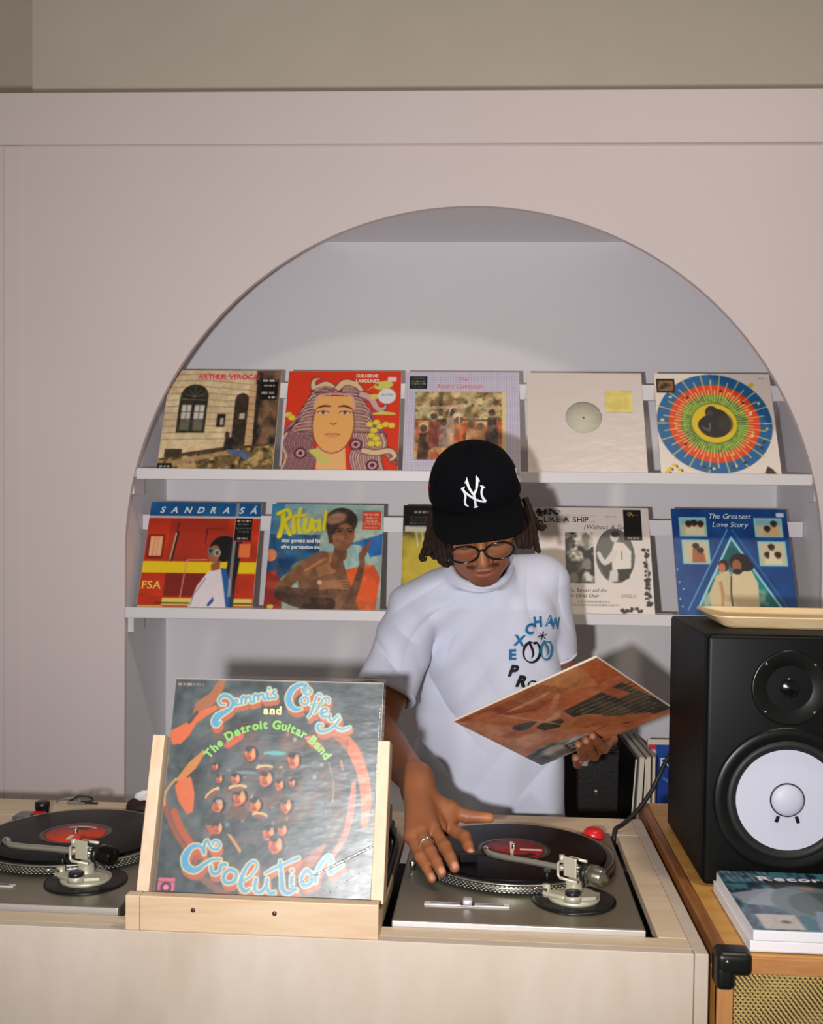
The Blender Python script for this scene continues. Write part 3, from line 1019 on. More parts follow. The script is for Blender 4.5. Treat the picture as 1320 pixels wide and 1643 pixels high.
# 7 -- painted figure, yellow title
def cover_paint():
    c = Canvas(160, (146, 176, 172))
    c.mottle(0, 1, .5, 1, [(170, 194, 180), (120, 164, 170)], 4, 4, 4)
    c.rect(0, .12, .7, 1, (40, 116, 168), .8)
    c.poly([(0, .3), (.10, .25), (.42, .58), (.42, .70), (0, .70)], (18, 72, 120))
    c.mottle(0, .45, .3, .7, [(12, 52, 96), (34, 96, 140)], 5, 9, 4)
    c.poly([(.66, .60), (1, .72), (1, .52), (.86, .48), (.62, .54)], (20, 96, 170))
    c.ell(.75, .44, .15, .17, (150, 186, 184))
    c.poly([(.62, 0), (.96, 0), (.99, .30), (.93, .42), (.85, .42), (.66, .36), (.60, .2)], (216, 84, 36))
    c.poly([(0, 0), (.16, 0), (.14, .25), (.08, .36), (0, .34)], (140, 40, 34))
    c.ell(.03, .5, .05, .06, (210, 120, 80))
    c.ell(.30, .40, .09, .05, (90, 110, 112), .3)
    sk, sd, hi = (122, 80, 54), (66, 46, 36), (182, 120, 76)
    # torso wrapped by a dark cloth, arms across
    c.poly([(.30, 0), (.82, 0), (.74, .22), (.66, .46), (.55, .54), (.40, .47), (.28, .32)], (112, 76, 54))
    c.poly([(.40, .47), (.55, .55), (.62, .50), (.60, .34), (.46, .30)], hi, .7)
    c.line([(.48, .48), (.32, .38), (.13, .18)], [.13, .12, .10], sk, sub=5)
    c.line([(.50, .47), (.34, .36)], [.03, .02], hi, .8)
    c.line([(.13, .17), (.34, .15), (.52, .17)], [.09, .08, .06], (84, 58, 44), sub=5)
    c.line([(.12, .13), (.3, .07), (.56, .05)], [.07, .11, .12], (60, 42, 36), sub=5)
    for k in range(4):
        c.line([(.48, .245 - .018 * k), (.60, .265 - .02 * k), (.72, .27 - .026 * k)], [.022, .02, .012], (156, 104, 72), sub=4)
        c.line([(.50, .236 - .018 * k), (.70, .256 - .026 * k)], .005, (70, 46, 36))
    c.line([(.72, .02), (.78, .2), (.83, .42)], [.09, .07, .05], (92, 62, 48), sub=5)
    c.line([(.83, .42), (.82, .52)], [.05, .05], (110, 74, 56))
    for k in range(4):
        c.line([(.81 + .012 * k, .50), (.83 + .022 * k, .58 + .02 * k)], .016, (126, 80, 58))
    c.line([(.84, .55), (.90, .65)], [.02, .015], (150, 60, 46))
    c.ell(.645, .52, .05, .07, (110, 70, 48))
    c.line([(.60, .42), (.63, .60)], [.10, .09], (104, 66, 46))
    c.ell(.645, .71, .105, .16, (130, 84, 56))
    c.ell(.62, .72, .07, .13, (158, 104, 70), a=.7)
    c.ell(.625, .83, .145, .135, (54, 40, 36))
    c.poly([(.49, .80), (.53, .62), (.56, .62), (.55, .80)], (60, 42, 36))
    c.ell(.58, .86, .07, .04, (190, 140, 116), .3, a=.8, soft=.6)
    c.ell(.66, .71, .085, .10, (134, 86, 58))
    for x in (.615, .71):
        c.line([(x - .03, .755), (x, .765), (x + .03, .755)], .008, (40, 26, 24), sub=3)
        c.ell(x, .735, .022, .009, (36, 24, 24))
    c.line([(.668, .735), (.675, .675), (.66, .67)], .007, (90, 54, 40), sub=3)
    c.ell(.655, .635, .028, .012, (120, 60, 54))
    c.mottle(0, 1, 0, .95, [(230, 170, 120), (40, 30, 30)], 14, 81, 5, a=.16)
    c.ell(.47, .25, .02, .022, (200, 170, 130))
    c.ell(.06, .02, .03, .02, (196, 180, 80))
    # loose hand-lettered title
    Yl = (226, 206, 40)
    def st(p, w=.034):
        c.line([(a + .008, b - .008) for a, b in p], w, (120, 110, 30), .5, sub=4)
        c.line(p, w, Yl, sub=4)
    st([(.085, .68), (.11, .80), (.10, .92)], .042)
    st([(.06, .90), (.14, .94), (.17, .88), (.11, .82)])
    st([(.12, .82), (.18, .70)])
    st([(.215, .72), (.20, .86)])
    st([(.27, .72), (.245, .82), (.255, .95)])
    st([(.21, .88), (.31, .89)], .024)
    st([(.315, .85), (.305, .75), (.35, .74), (.365, .85)])
    st([(.43, .82), (.39, .83), (.39, .74), (.43, .77), (.435, .84), (.44, .74)], .026)
    st([(.485, .93), (.475, .75)], .026)
    g = []
    put_text(g, 'nico gomez and his', .11, .625, .05, (226, 222, 230), bold=.03, sp=.04, sx=.85)
    put_text(g, 'afro percussion inc.', .11, .565, .05, (226, 222, 230), bold=.03, sp=.04, sx=.85)
    return c, g
c, g = cover_paint()
B2 = sleeve('record sleeve with a painted figure and yellow brush title on the lower ledge', shelf_frame(-0.452, 1.3205), c, g, group=SHELFG)
sticker(B2, hype(30, (214, 70, 44), [(.1, .9, .82, .12, (240, 210, 196)), (.2, .8, .62, .10, (236, 190, 170)), (.2, .8, .44, .10, (236, 190, 170)), (.05, .95, .30, .08, (238, 214, 206)), (.15, .85, .08, .10, (236, 200, 186))], 30, 1.1), .895, .755, .165)

# 8 -- black and yellow sleeve half hidden behind the man
c = Canvas(130, (34, 34, 24))
c.mottle(0, 1, 0, .75, [(150, 134, 40), (60, 56, 30), (24, 24, 20)], 5, 8, 6)
c.ell(.42, .30, .38, .42, (196, 172, 60), .3, a=.9, soft=.4)
for k in range(6):
    c.line([(.12 + .05 * k, .74), (.14 + .05 * k, .60)], .010, (214, 210, 180))
c.rect(.02, .45, .74, .795, (206, 196, 184))
c.rect(.02, .98, .80, .98, (16, 16, 16))
c.text_lines(.10, .38, .92, .024, (190, 190, 186), 5)
for k in range(4):
    c.text_lines(.06, .42, .875 - .03 * k, .014, (110, 112, 108), 6 + k)
B3 = sleeve('black and yellow record sleeve half hidden behind the man on the lower ledge', shelf_frame(-0.085, 1.3205), c, None, group=SHELFG)

# 9 -- white sleeve with black and white photographs
def cover_ship():
    c = Canvas(170, (214, 202, 196))
    k0 = (30, 28, 26)
    rs = random.Random(9)
    for k in range(70):        # scroll ornament round the border
        s = rs.random()
        if k < 16:
            x, y = .02 + rs.random() * .20, .93 + rs.random() * .05
        elif k < 24:
            x, y = .02 + rs.random() * .06, .80 + rs.random() * .14
        elif k < 60:
            x, y = .935 + rs.random() * .04, .05 + rs.random() * .55
        else:
            x, y = .72 + rs.random() * .22, .025 + rs.random() * .03
        c.ell(x, y, .008 + .008 * s, .010 + .012 * rs.random(), k0, rs.random() * 3)
    c.line([(.03, .95), (.2, .965), (.23, .95)], .008, k0, sub=3)
    c.line([(.95, .08), (.965, .3), (.95, .55)], .006, k0, sub=3)
    c.rect(.265, .505, .28, .755, (176, 168, 156))
    c.mottle(.265, .505, .28, .755, [(24, 22, 20), (206, 196, 184), (20, 18, 18), (120, 114, 104)], 9, 21, 9)
    c.ell(.69, .54, .165, .255, k0)
    c.ell(.69, .54, .160, .250, (98, 98, 92))
    c.poly([(.53, .50), (.60, .34), (.70, .30), (.83, .40), (.84, .60), (.75, .44)], (50, 50, 47), .7)
    c.poly([(.66, .40), (.82, .42), (.83, .58), (.77, .66), (.69, .67), (.66, .58)], (218, 208, 200))
    c.line([(.68, .56), (.60, .47), (.55, .56)], [.06, .045, .035], (210, 200, 192), sub=4)
    c.ell(.69, .715, .036, .048, (206, 194, 184))
    c.ell(.70, .745, .038, .030, (60, 56, 52))
    c.poly([(.64, .40), (.71, .41), (.70, .30), (.62, .29)], (206, 198, 190))
    c.poly([(.70, .41), (.82, .42), (.80, .33), (.72, .295)], (36, 34, 33))
    c.line([(.745, .50), (.745, .58)], .008, (110, 104, 96))
    c.text_lines(.06, .55, .915, .008, (150, 140, 130), 7, .6)
    c.text_lines(.62, .72, .905, .010, (130, 120, 112), 8)
    for k, (a, b) in enumerate(((.35, .62), (.30, .70))):
        c.text_lines(a, b, .105 - .03 * k, .014, (110, 100, 92), 40 + k)
    g = []
    put_text(g, 'LIKE A SHIP...', .085, .855, .075, (40, 38, 40), bold=.015, sp=.10, sx=.95)
    put_text(g, '(Without A Sail)', .43, .79, .062, (60, 56, 56), shear=.35, sx=.85)
    put_text(g, 'Pastor T.L. Barrett and the', .16, .20, .045, (50, 46, 46), shear=.3, bold=.01, sx=.8)
    put_text(g, 'Youth For Christ Choir', .16, .15, .045, (50, 46, 46), shear=.3, bold=.01, sx=.8)
    put_text(g, '5095232', .72, .15, .042, (120, 112, 106), shear=.2, sx=.9)
    return c, g
c, g = cover_ship()
B4 = sleeve('white record sleeve with black-and-white photos beside the man on the lower ledge', shelf_frame(0.276, 1.3195), c, g, group=SHELFG, card=CARDW)
c = hype(30, (18, 16, 14), [(.2, .8, .10, .10, (200, 196, 190))], 5, 1.9)
c.ell(.35, 1.62, .10, .12, (190, 160, 60))
c.ell(.35, 1.62, .05, .06, (18, 16, 14))
c.line([(.45, 1.70), (.55, 1.50)], .05, (190, 160, 60))
c.text_lines(.55, .85, 1.52, .05, (150, 130, 60), 4)
sticker(B4, c, .855, .685, .155)

# 10 -- blue sleeve with a triangle
def cover_triangle():
    c = Canvas(170, (14, 62, 126))
    c.mottle(0, 1, 0, 1, [(10, 52, 112), (22, 74, 138)], 5, 3, 3)
    pale = (140, 196, 200)
    for x0, y0, w, h, sd in ((.065, .73, .235, .185, 1), (.075, .47, .235, .23, 2), (.71, .73, .24, .185, 3), (.72, .46, .24, .23, 4)):
        c.rect(x0, x0 + w, y0, y0 + h, pale)
        c.rect(x0 + .015, x0 + w - .015, y0 + .015, y0 + h - .015, (196, 184, 150))
        if sd in (1, 3):
            c.rect(x0 + .015, x0 + w - .015, y0 + h * .6, y0 + h - .015, (130, 176, 174))
        heads = {1: ((.35, .62), (.55, .66), (.78, .62)), 2: ((.50, .70), (.66, .52)), 3: ((.70, .66), (.45, .40)), 4: ((.32, .42), (.48, .74), (.68, .42))}[sd]
        for hx, hy in heads:
            px, py = x0 + hx * w, y0 + hy * h
            if sd in (2, 3):
                c.poly([(px - .04, y0 + .015), (px + .04, y0 + .015), (px + .03, py - .02), (px - .03, py - .02)], (166, 96, 60) if sd == 2 else (210, 170, 120))
            else:
                c.poly([(px - .035, y0 + .015), (px + .035, y0 + .015), (px + .02, py - .02), (px - .02, py - .02)], (222, 206, 170))
            c.ell(px, py, .024, .030, (134, 78, 50))
            c.ell(px, py + .012, .030, .026, (46, 34, 32))
    # triangle
    ap, bl, br = (.50, .74), (.155, .055), (.885, .055)
    c.line([(.475, .80), (.085, .05)], .012, (90, 150, 190))
    c.line([(.515, .80), (.93, .05)], .008, (70, 130, 180))
    c.poly([ap, bl, br], (150, 206, 214))
    inn = [(.50, .70), (.185, .072), (.855, .072)]
    c.poly(inn, (14, 104, 108))
    def clip(X, Y):
        return ((Y > .072) & (X > .185 + (Y - .072) * .5016) & (X < .855 - (Y - .072) * .565)).astype(float)
    c.mottle(.18, .86, .07, .70, [(30, 128, 128), (150, 176, 160), (12, 84, 92)], 7, 13, 6, mask=clip)
    c.poly([(.28, .072), (.27, .20), (.34, .36), (.44, .42), (.47, .36), (.44, .072)], (206, 186, 144))
    c.poly([(.44, .072), (.46, .36), (.54, .44), (.64, .43), (.69, .30), (.68, .072)], (216, 196, 156))
    c.line([(.47, .36), (.455, .2), (.46, .09)], .012, (50, 46, 40), sub=3)
    c.line([(.375, .30), (.385, .20), (.375, .08)], [.03, .028, .02], (186, 140, 90), sub=3)
    c.ell(.415, .46, .045, .055, (44, 30, 30))
    c.ell(.40, .44, .030, .042, (190, 110, 76))
    c.ell(.555, .49, .09, .085, (34, 26, 30))
    c.ell(.61, .46, .06, .05, (34, 26, 30))
    c.ell(.525, .46, .040, .058, (150, 92, 66))
    c.ell(.525, .405, .040, .026, (44, 32, 30))
    c.rect(.905, .975, .925, .965, (206, 206, 216))
    for x, y in ((.02, .42), (.03, .30), (.06, .24), (.025, .15), (.04, .08)):
        c.ell(x, y, .006, .010, (190, 206, 220))
    g = []
    put_text(g, 'The Greatest', .50, .905, .068, (206, 220, 232), align='c', shear=.3, sp=.06)
    put_text(g, 'Love Story', .50, .825, .068, (206, 220, 232), align='c', shear=.3, sp=.06)
    return c, g
c, g = cover_triangle()
B5 = sleeve('blue record sleeve with a triangle photo, behind the speaker on the lower ledge', shelf_frame(0.650, 1.3195), c, g, group=SHELFG)

# ------------------------------------------------------------------ the counter
CY0, CY1, CT = 1.388, 2.020, 1.0
CX0, CX1 = -1.12, 0.292
ct = thing('dj_counter', 'pale birch plywood counter holding two turntables and a mixer', 'counter', T(-0.4, CY0, 0))
CTI = ct.matrix_world.inverted() if False else T(0.4, -CY0, 0)
def cpart(name, g, m):
    g.v = [(x + 0.4, y - CY0, z) for x, y, z in g.v]
    return mesh_obj(name, g, m, ct)
CTC = 0.992                                            # counter top, a finger below the deck tops
cpart('front_panel', G().box(CX0, CX1 - 0.019, CY0, CY0 + 0.018, 0.0, CTC, bev=.001, seg=1), BIRCHV)
cpart('side_panel', G().box(CX1 - 0.018, CX1, CY0, CY1, 0.0, CTC + 0.0005, bev=.001, seg=1), BIRCHV)
cpart('side_panel', G().box(CX0, CX0 + 0.018, CY0 + .019, CY1, 0.0, CTC - 0.019, bev=.001, seg=1), BIRCHV)
cpart('front_rail', G().box(CX0, CX1 - 0.0185, CY0 + .0182, 1.440, CTC - 0.018, CTC - .0003, bev=.0005, seg=1), BIRCH)
cpart('back_rail', G().box(CX0, CX1 - 0.0185, 1.912, CY1, CTC - 0.018, CTC, bev=.001, seg=1), BIRCH)
for a, b in ((0.234, CX1 - 0.0185), (-0.168, -0.150), (-0.516, -0.498), (CX0, -0.892)):
    cpart('top_strip', G().box(a, b, 1.4405, 1.9115, CTC - 0.018, CTC, bev=.001, seg=1), BIRCH)
cpart('inner_shelf', G().box(CX0 + .019, CX1 - .0185, CY0 + .019, CY1, 0.872, 0.890), BLACKM)
cpart('kick_board', G().box(CX0 + .019, CX1 - .0185, 1.60, 1.615, 0, 0.87), BIRCHV)

# ------------------------------------------------------------------ wooden sleeve stand
st = thing('record_stand', 'small pine record stand on the counter front between the turntables', 'stand', T(-0.318, 1.394, CTC))
def P4(name, g, m, par):
    return mesh_obj(name, g, m, par)
P4('front_ledge', G().box(-.158, .172, -.004, .014, 0.0, .048, bev=.0015), PINE, st)
P4('base_board', G().box(-.172, .172, .0145, .095, 0.0, .030, bev=.001), PINE, st)
P4('end_block', G().box(-.178, -.1585, -.004, .014, 0, .048, bev=.001), PINE, st)
lean = math.atan2(0.10, 0.289)
for s in (-1, 1):
    MM = T(s * .166, .048, .0305) @ Matrix.Rotation(-lean, 4, 'X')
    P4('upright', G().box(-.009, .009, -.020, .022, 0.0, .224, bev=.0012, M=MM), PINEV, st)
P4('back_bar', G().box(-.1565, .1565, .106, .120, .143, .173, bev=.001), PINE, st)
for x in (-.083, .030):
    P4('screw', G().lathe([(0, 0), (.0032, 0), (.0032, .0008), (0, .0012)], 14, M=T(x, -.0042, .031) @ Matrix.Rotation(PI / 2, 4, 'X')), mat('dark_screw', (96, 72, 50), .4, .5), st)

# ------------------------------------------------------------------ the big sleeve on the stand
def sk(x, y):
    """sketch grid to cover units"""
    px, py = 190 + x / 2.809, 1060 + y / 2.809
    t = (py - (1090 + (px - 275) * .024)) / 346.0
    xl = 275 + (240 - 275) * t
    return ((px - xl) / (335 + 15 * t), 1 - t)
def cover_swirl():
    c = Canvas(280, (50, 62, 66))
    c.mottle(0, 1, 0, 1, [(40, 54, 60), (66, 76, 80), (34, 44, 48), (84, 92, 96)], 9, 3, 4)
    c.mottle(0, 1, 0, 1, [(78, 86, 88)], 40, 8, 5, a=.35, y=.5)
    og, og2, tan = (206, 98, 52), (170, 78, 46), (200, 140, 84)
    P = lambda *q: [sk(a, b) for a, b in q]
    c.line(P((250, 600), (300, 430), (420, 330), (600, 290), (800, 320), (940, 430), (985, 600), (930, 780), (780, 900), (560, 920), (380, 850), (280, 720)), .012, (84, 66, 60), .5, sub=6)
    c.poly(P((440, 88), (472, 88), (455, 140), (420, 200), (345, 262), (312, 262), (330, 200), (400, 150)), (158, 96, 62))
    c.poly(P((212, 330), (300, 285), (330, 250), (420, 210), (432, 228), (335, 292), (300, 350), (262, 388), (222, 392)), og)
    c.line(P((300, 290), (335, 245)), .016, (70, 60, 60))
    c.poly(P((236, 552), (300, 470), (368, 412), (372, 430), (330, 500), (262, 560)), (190, 118, 58))
    c.poly(P((235, 575), (262, 545), (308, 535), (326, 610), (318, 690), (290, 700), (250, 640)), og)
    c.line(P((188, 640), (205, 710), (250, 800), (330, 905)), .020, (140, 76, 58), sub=5)
    c.line(P((232, 690), (262, 760), (310, 830), (345, 880)), .034, og2, sub=5)
    c.line(P((240, 545), (195, 600), (188, 660)), .010, tan, sub=4)
    c.line(P((330, 950), (430, 1020), (540, 1068)), .030, (150, 92, 74), .7, sub=5)
    c.line(P((960, 330), (1030, 400), (1075, 500), (1095, 620), (1085, 740)), [.05, .056, .052, .05, .03], og, sub=6)
    c.line(P((1040, 560), (1030, 660), (1000, 780), (940, 880)), [.02, .032, .03, .02], (190, 104, 84), sub=5)
    c.line(P((930, 470), (950, 560), (945, 640)), .008, (180, 140, 120), sub=4)
    c.line(P((985, 460), (992, 500)), .010, (186, 120, 90))
    c.line(P((780, 945), (850, 890), (905, 830)), [.05, .05, .02], (170, 96, 70), .8, sub=4)
    # figures as a ring of small heads and shoulders
    heads = [(577, 435, 29), (772, 463, 31), (648, 545, 31), (525, 628, 33), (430, 662, 28), (598, 660, 28), (735, 662, 30), (510, 545, 22), (708, 570, 21), (660, 780, 28), (720, 765, 22), (690, 830, 34), (430, 760, 24), (765, 560, 16), (437, 545, 16), (420, 490, 14)]
    c.mottle(.2, .85, .25, .78, [(46, 58, 64), (150, 78, 52), (96, 100, 104)], 16, 77, 5, a=.35)
    for x, y, r in heads:
        u, v = sk(x, y)
        q = r / 2.809 / 345
        c.ell(u + .006, v + .002, q * 1.12, q * 1.25, (30, 30, 34))
        rr = random.Random(int(x))
        c.poly([(u + q * rr.uniform(.75, 1.1) * math.cos(a), v + q * 1.15 * rr.uniform(.8, 1.1) * math.sin(a)) for a in np.linspace(0, 5.8, 9)], og)
        c.poly([(u - q * 1.6, v - q * 2.6), (u + q * 1.5, v - q * 2.5), (u + q * .9, v - q * 1.0), (u - q * 1.0, v - q * 1.1)], rr.choice(((44, 50, 58), (96, 60, 50), (60, 66, 72))), .7)
        for e_ in (-1, 1):
            c.ell(u + e_ * q * .35, v + q * .15, q * .18, q * .10, (70, 30, 26))
        c.ell(u, v - q * .55, q * .4, q * .12, (90, 36, 30))
        c.ell(u, v + q * .85, q * .9, q * .5, (40, 34, 36))
        c.ell(u + q * .45, v + q * .2, q * .35, q * .8, (222, 160, 104), a=.8)
        c.ell(u - q * .2, v - q * .4, q * .5, q * .4, (150, 56, 34), a=.7)
    for x, y, w, r in ((642, 492, 40, .1), (520, 580, 42, .1), (405, 605, 40, .7), (620, 700, 36, -.1)):
        u, v = sk(x, y)
        c.ell(u, v, w / 2.809 / 345, .013, (206, 172, 116), r)
        c.ell(u, v - .008, w / 2.809 / 345 * .8, .010, (120, 76, 60), r)
    c.ell(*sk(693, 428), .048, .010, (84, 164, 164))
    c.ell(*sk(560, 515), .05, .008, (110, 140, 150), a=.7)
    c.poly(P((455, 400), (490, 355), (550, 332), (545, 365), (480, 410)), (196, 82, 56))
    c.poly(P((820, 355), (850, 350), (910, 400), (905, 420), (850, 400)), (196, 104, 70))
    c.poly(P((470, 780), (490, 785), (538, 855), (530, 866)), (190, 130, 76))
    c.poly(P((372, 745), (400, 745), (420, 780), (400, 790)), og2)
    rs = random.Random(4)
    for k in range(46):
        u, v = rs.uniform(.25, .8), rs.uniform(.3, .75)
        c.ell(u, v, rs.uniform(.004, .012), rs.uniform(.004, .012), rs.choice(((190, 120, 80), (110, 140, 150), (160, 70, 50), (200, 180, 150))), a=.6)
    # maker's mark
    x0, y0 = sk(150, 1042)
    c.rect(x0 + .005, x0 + .085, .03, .085, (206, 96, 128))
    c.ell(x0 + .045, .045, .026, .022, (60, 40, 54))
    c.ell(x0 + .045, .045, .014, .012, (226, 120, 150))
    c.rect(x0 + .005, x0 + .085, .066, .070, (70, 50, 60))
    c.text_lines(.015, .14, .965, .012, (196, 140, 150), 3)
    # curly lettering: orange drop, cream edge, blue face
    Z6 = lambda x, y: ((330 + x / 4.714 - 190) * 2.809, (1090 + y / 4.714 - 1060) * 2.809)
    Z4 = lambda x, y: ((270 + x / 4.0 - 190) * 2.809, (1330 + y / 4.0 - 1060) * 2.809)
    strokes = []
    def S6(pts, w):
        strokes.append(([sk(*Z6(a, b)) for a, b in pts], w))
    def S4(pts, w):
        strokes.append(([sk(*Z4(a, b)) for a, b in pts], w))
    S6([(118, 208), (85, 205), (72, 172), (105, 140), (150, 150), (176, 190), (160, 238), (105, 272), (62, 300), (38, 340), (52, 366), (82, 345)], [.010, .012, .014, .020, .020, .018, .020, .030, .040, .038, .026, .012])
    S6([(182, 205), (210, 190), (212, 172), (194, 172), (186, 196), (200, 214), (226, 205)], .010)
    S6([(244, 204), (246, 158), (262, 148), (276, 164), (272, 196)], .013)
    S6([(276, 166), (294, 148), (310, 156), (312, 184), (326, 190)], .013)
    S6([(342, 186), (338, 142), (354, 132), (370, 146), (370, 176)], .013)
    S6([(372, 150), (390, 128), (408, 132), (414, 162), (428, 166)], .013)
    S6([(442, 118), (444, 158), (462, 164)], .014)
    S6([(455, 84), (457, 86)], .016)
    S6([(498, 100), (480, 116), (508, 138), (500, 158), (474, 156)], .012)
    S6([(738, 112), (728, 94), (748, 78), (772, 98), (758, 128), (722, 122), (712, 84), (738, 58), (690, 54), (634, 88), (602, 150), (612, 208), (650, 244), (696, 240)], [.008, .008, .009, .010, .010, .010, .010, .014, .022, .032, .036, .034, .024, .012])
    S6([(716, 150), (746, 158), (748, 194), (716, 204), (694, 180), (716, 150)], .011)
    S6([(850, 142), (834, 126), (812, 150), (792, 210), (768, 282), (752, 300)], .012)
    S6([(904, 196), (908, 166), (884, 152), (858, 172), (836, 214), (800, 272)], .011)
    S6([(764, 208), (868, 192)], .008)
    S6([(846, 276), (886, 262), (890, 240), (862, 240), (844, 270), (858, 298), (896, 298)], .013)
    S6([(912, 288), (910, 326), (938, 326), (976, 292)], .012)
    S6([(988, 316), (952, 362), (900, 402), (846, 412), (818, 388), (828, 356), (856, 364)], [.012, .013, .014, .018, .018, .014, .010])
    S6([(946, 372), (1000, 398), (1062, 378)], [.010, .016, .010])
    S4([(268, 104), (260, 88), (284, 78), (306, 100), (290, 130), (252, 122), (226, 78), (208, 100), (206, 150)], [.008, .009, .011, .014, .014, .012, .014, .016, .016])
    S4([(206, 158), (180, 112), (126, 118), (84, 176), (92, 234), (150, 258), (212, 218), (262, 192), (312, 190)], [.012, .016, .026, .040, .040, .030, .018, .014, .010])
    S4([(250, 232), (262, 274), (300, 268), (318, 222), (346, 222)], .018)
    S4([(374, 250), (412, 270), (400, 318), (352, 330), (330, 300), (350, 262), (374, 250)], .018)
    S4([(432, 330), (500, 290), (544, 230), (524, 198), (482, 230), (446, 300), (440, 350), (470, 378), (498, 362)], [.010, .012, .012, .012, .016, .022, .024, .020, .012])
    S4([(538, 306), (530, 366), (562, 384), (600, 352), (610, 308)], .020)
    S4([(604, 345), (624, 386), (654, 384)], .018)
    S4([(692, 196), (702, 300), (708, 362), (740, 386), (782, 368)], [.016, .022, .026, .022, .012])
    S4([(598, 272), (660, 238), (740, 204), (806, 176)], [.010, .016, .014, .018])
    S4([(766, 290), (766, 348), (792, 366)], .020)
    S4([(766, 250), (768, 252)], .020)
    S4([(862, 250), (894, 278), (884, 326), (842, 340), (826, 300), (848, 258), (862, 250)], .020)
    S4([(916, 318), (930, 250), (960, 200), (996, 166), (1016, 196), (1006, 262), (1052, 238), (1090, 216)], [.018, .020, .022, .026, .024, .020, .014, .010])
    def draw(dx, dy, ext, col):
        for p, w in strokes:
            ws = [q * .80 + ext for q in w] if hasattr(w, '__len__') else w * .80 + ext
            c.line([(a + dx, b + dy) for a, b in p], ws, col, sub=5)
    for k in range(5):
        draw(.002 + .0016 * k, -.006 * k, .011, (176, 92, 58))
    draw(0, 0, .0115, (216, 206, 160))
    draw(0, 0, .001, (84, 152, 186))
    # worn scuffs of the cover
    for k in range(60):
        x, y = rs.random(), rs.random() * .98
        c.line([(x, y), (x + rs.uniform(-.03, .03), y + rs.uniform(-.03, .03))], .0025, (128, 134, 136), rs.uniform(.1, .4))
    c.line([(0.001, 0), (0.001, 1)], .006, (120, 112, 104))
    c.line([(0, .998), (1, .998)], .006, (176, 160, 140))
    return c
def cover_swirl_text():
    g = []
    u, v = sk(678, 252)
    put_text(g, 'and', u, v, .052, (226, 206, 140), align='c', bold=.05, gain=1.0)
    put_text(g, 'The Detroit Guitar Band', 0, 0, .056, (128, 190, 84), bold=.045, sp=.05, arc=(.475, .44, .330, PI / 2 + .02), gain=1.0)
    return g
FM = T(-0.3135, 1.4305, CT + 0.0235) @ frame((0, 0, 0), (1, 0, 0), (0, math.sin(lean), math.cos(lean)), (0, -math.cos(lean), math.sin(lean)))
big = sleeve('dark teal record sleeve with curly blue lettering on the wooden stand', FM, cover_swirl(), cover_swirl_text(), gain=.95)
pc_ = mesh_obj('plastic_cover', G().box(-SZ / 2 - .003, SZ / 2 + .004, 0.0, SZ + .005, .0022, .0026), FILM, big)
CREASE = plastic_film('creased_plastic', 0.55, 0.45, 0.5, 60)
for pts, r in (([(.62, .055), (.74, .125), (.88, .20), (1.0, .265)], [.0006, .0016, .0022, .0016]), ([(.80, .05), (.90, .12), (.995, .165)], [.0004, .0008, .0005]), ([(.985, .02), (.99, .3), (.985, .6), (.992, .9)], [.0005, .0010, .0009, .0005])):
    mesh_obj('plastic_crease', G().tube([((a - .5) * SZ, b * SZ, .0030) for a, b in pts], r, 8, flat=.5, sub=6), CREASE, pc_)

# ------------------------------------------------------------------ turntables (seen from the far side of the deck)
def arm_path(piv, col):
    piv, col = Vector(piv), Vector(col)
    d = (col - piv)
    n = Vector((-d.y, d.x, 0)).normalized()
    return [piv + Vector((0, 0, 0)), piv + d * .45 + n * .002, piv + d * .72 + n * .006, piv + d * .90 + n * .004, col - n * .006]

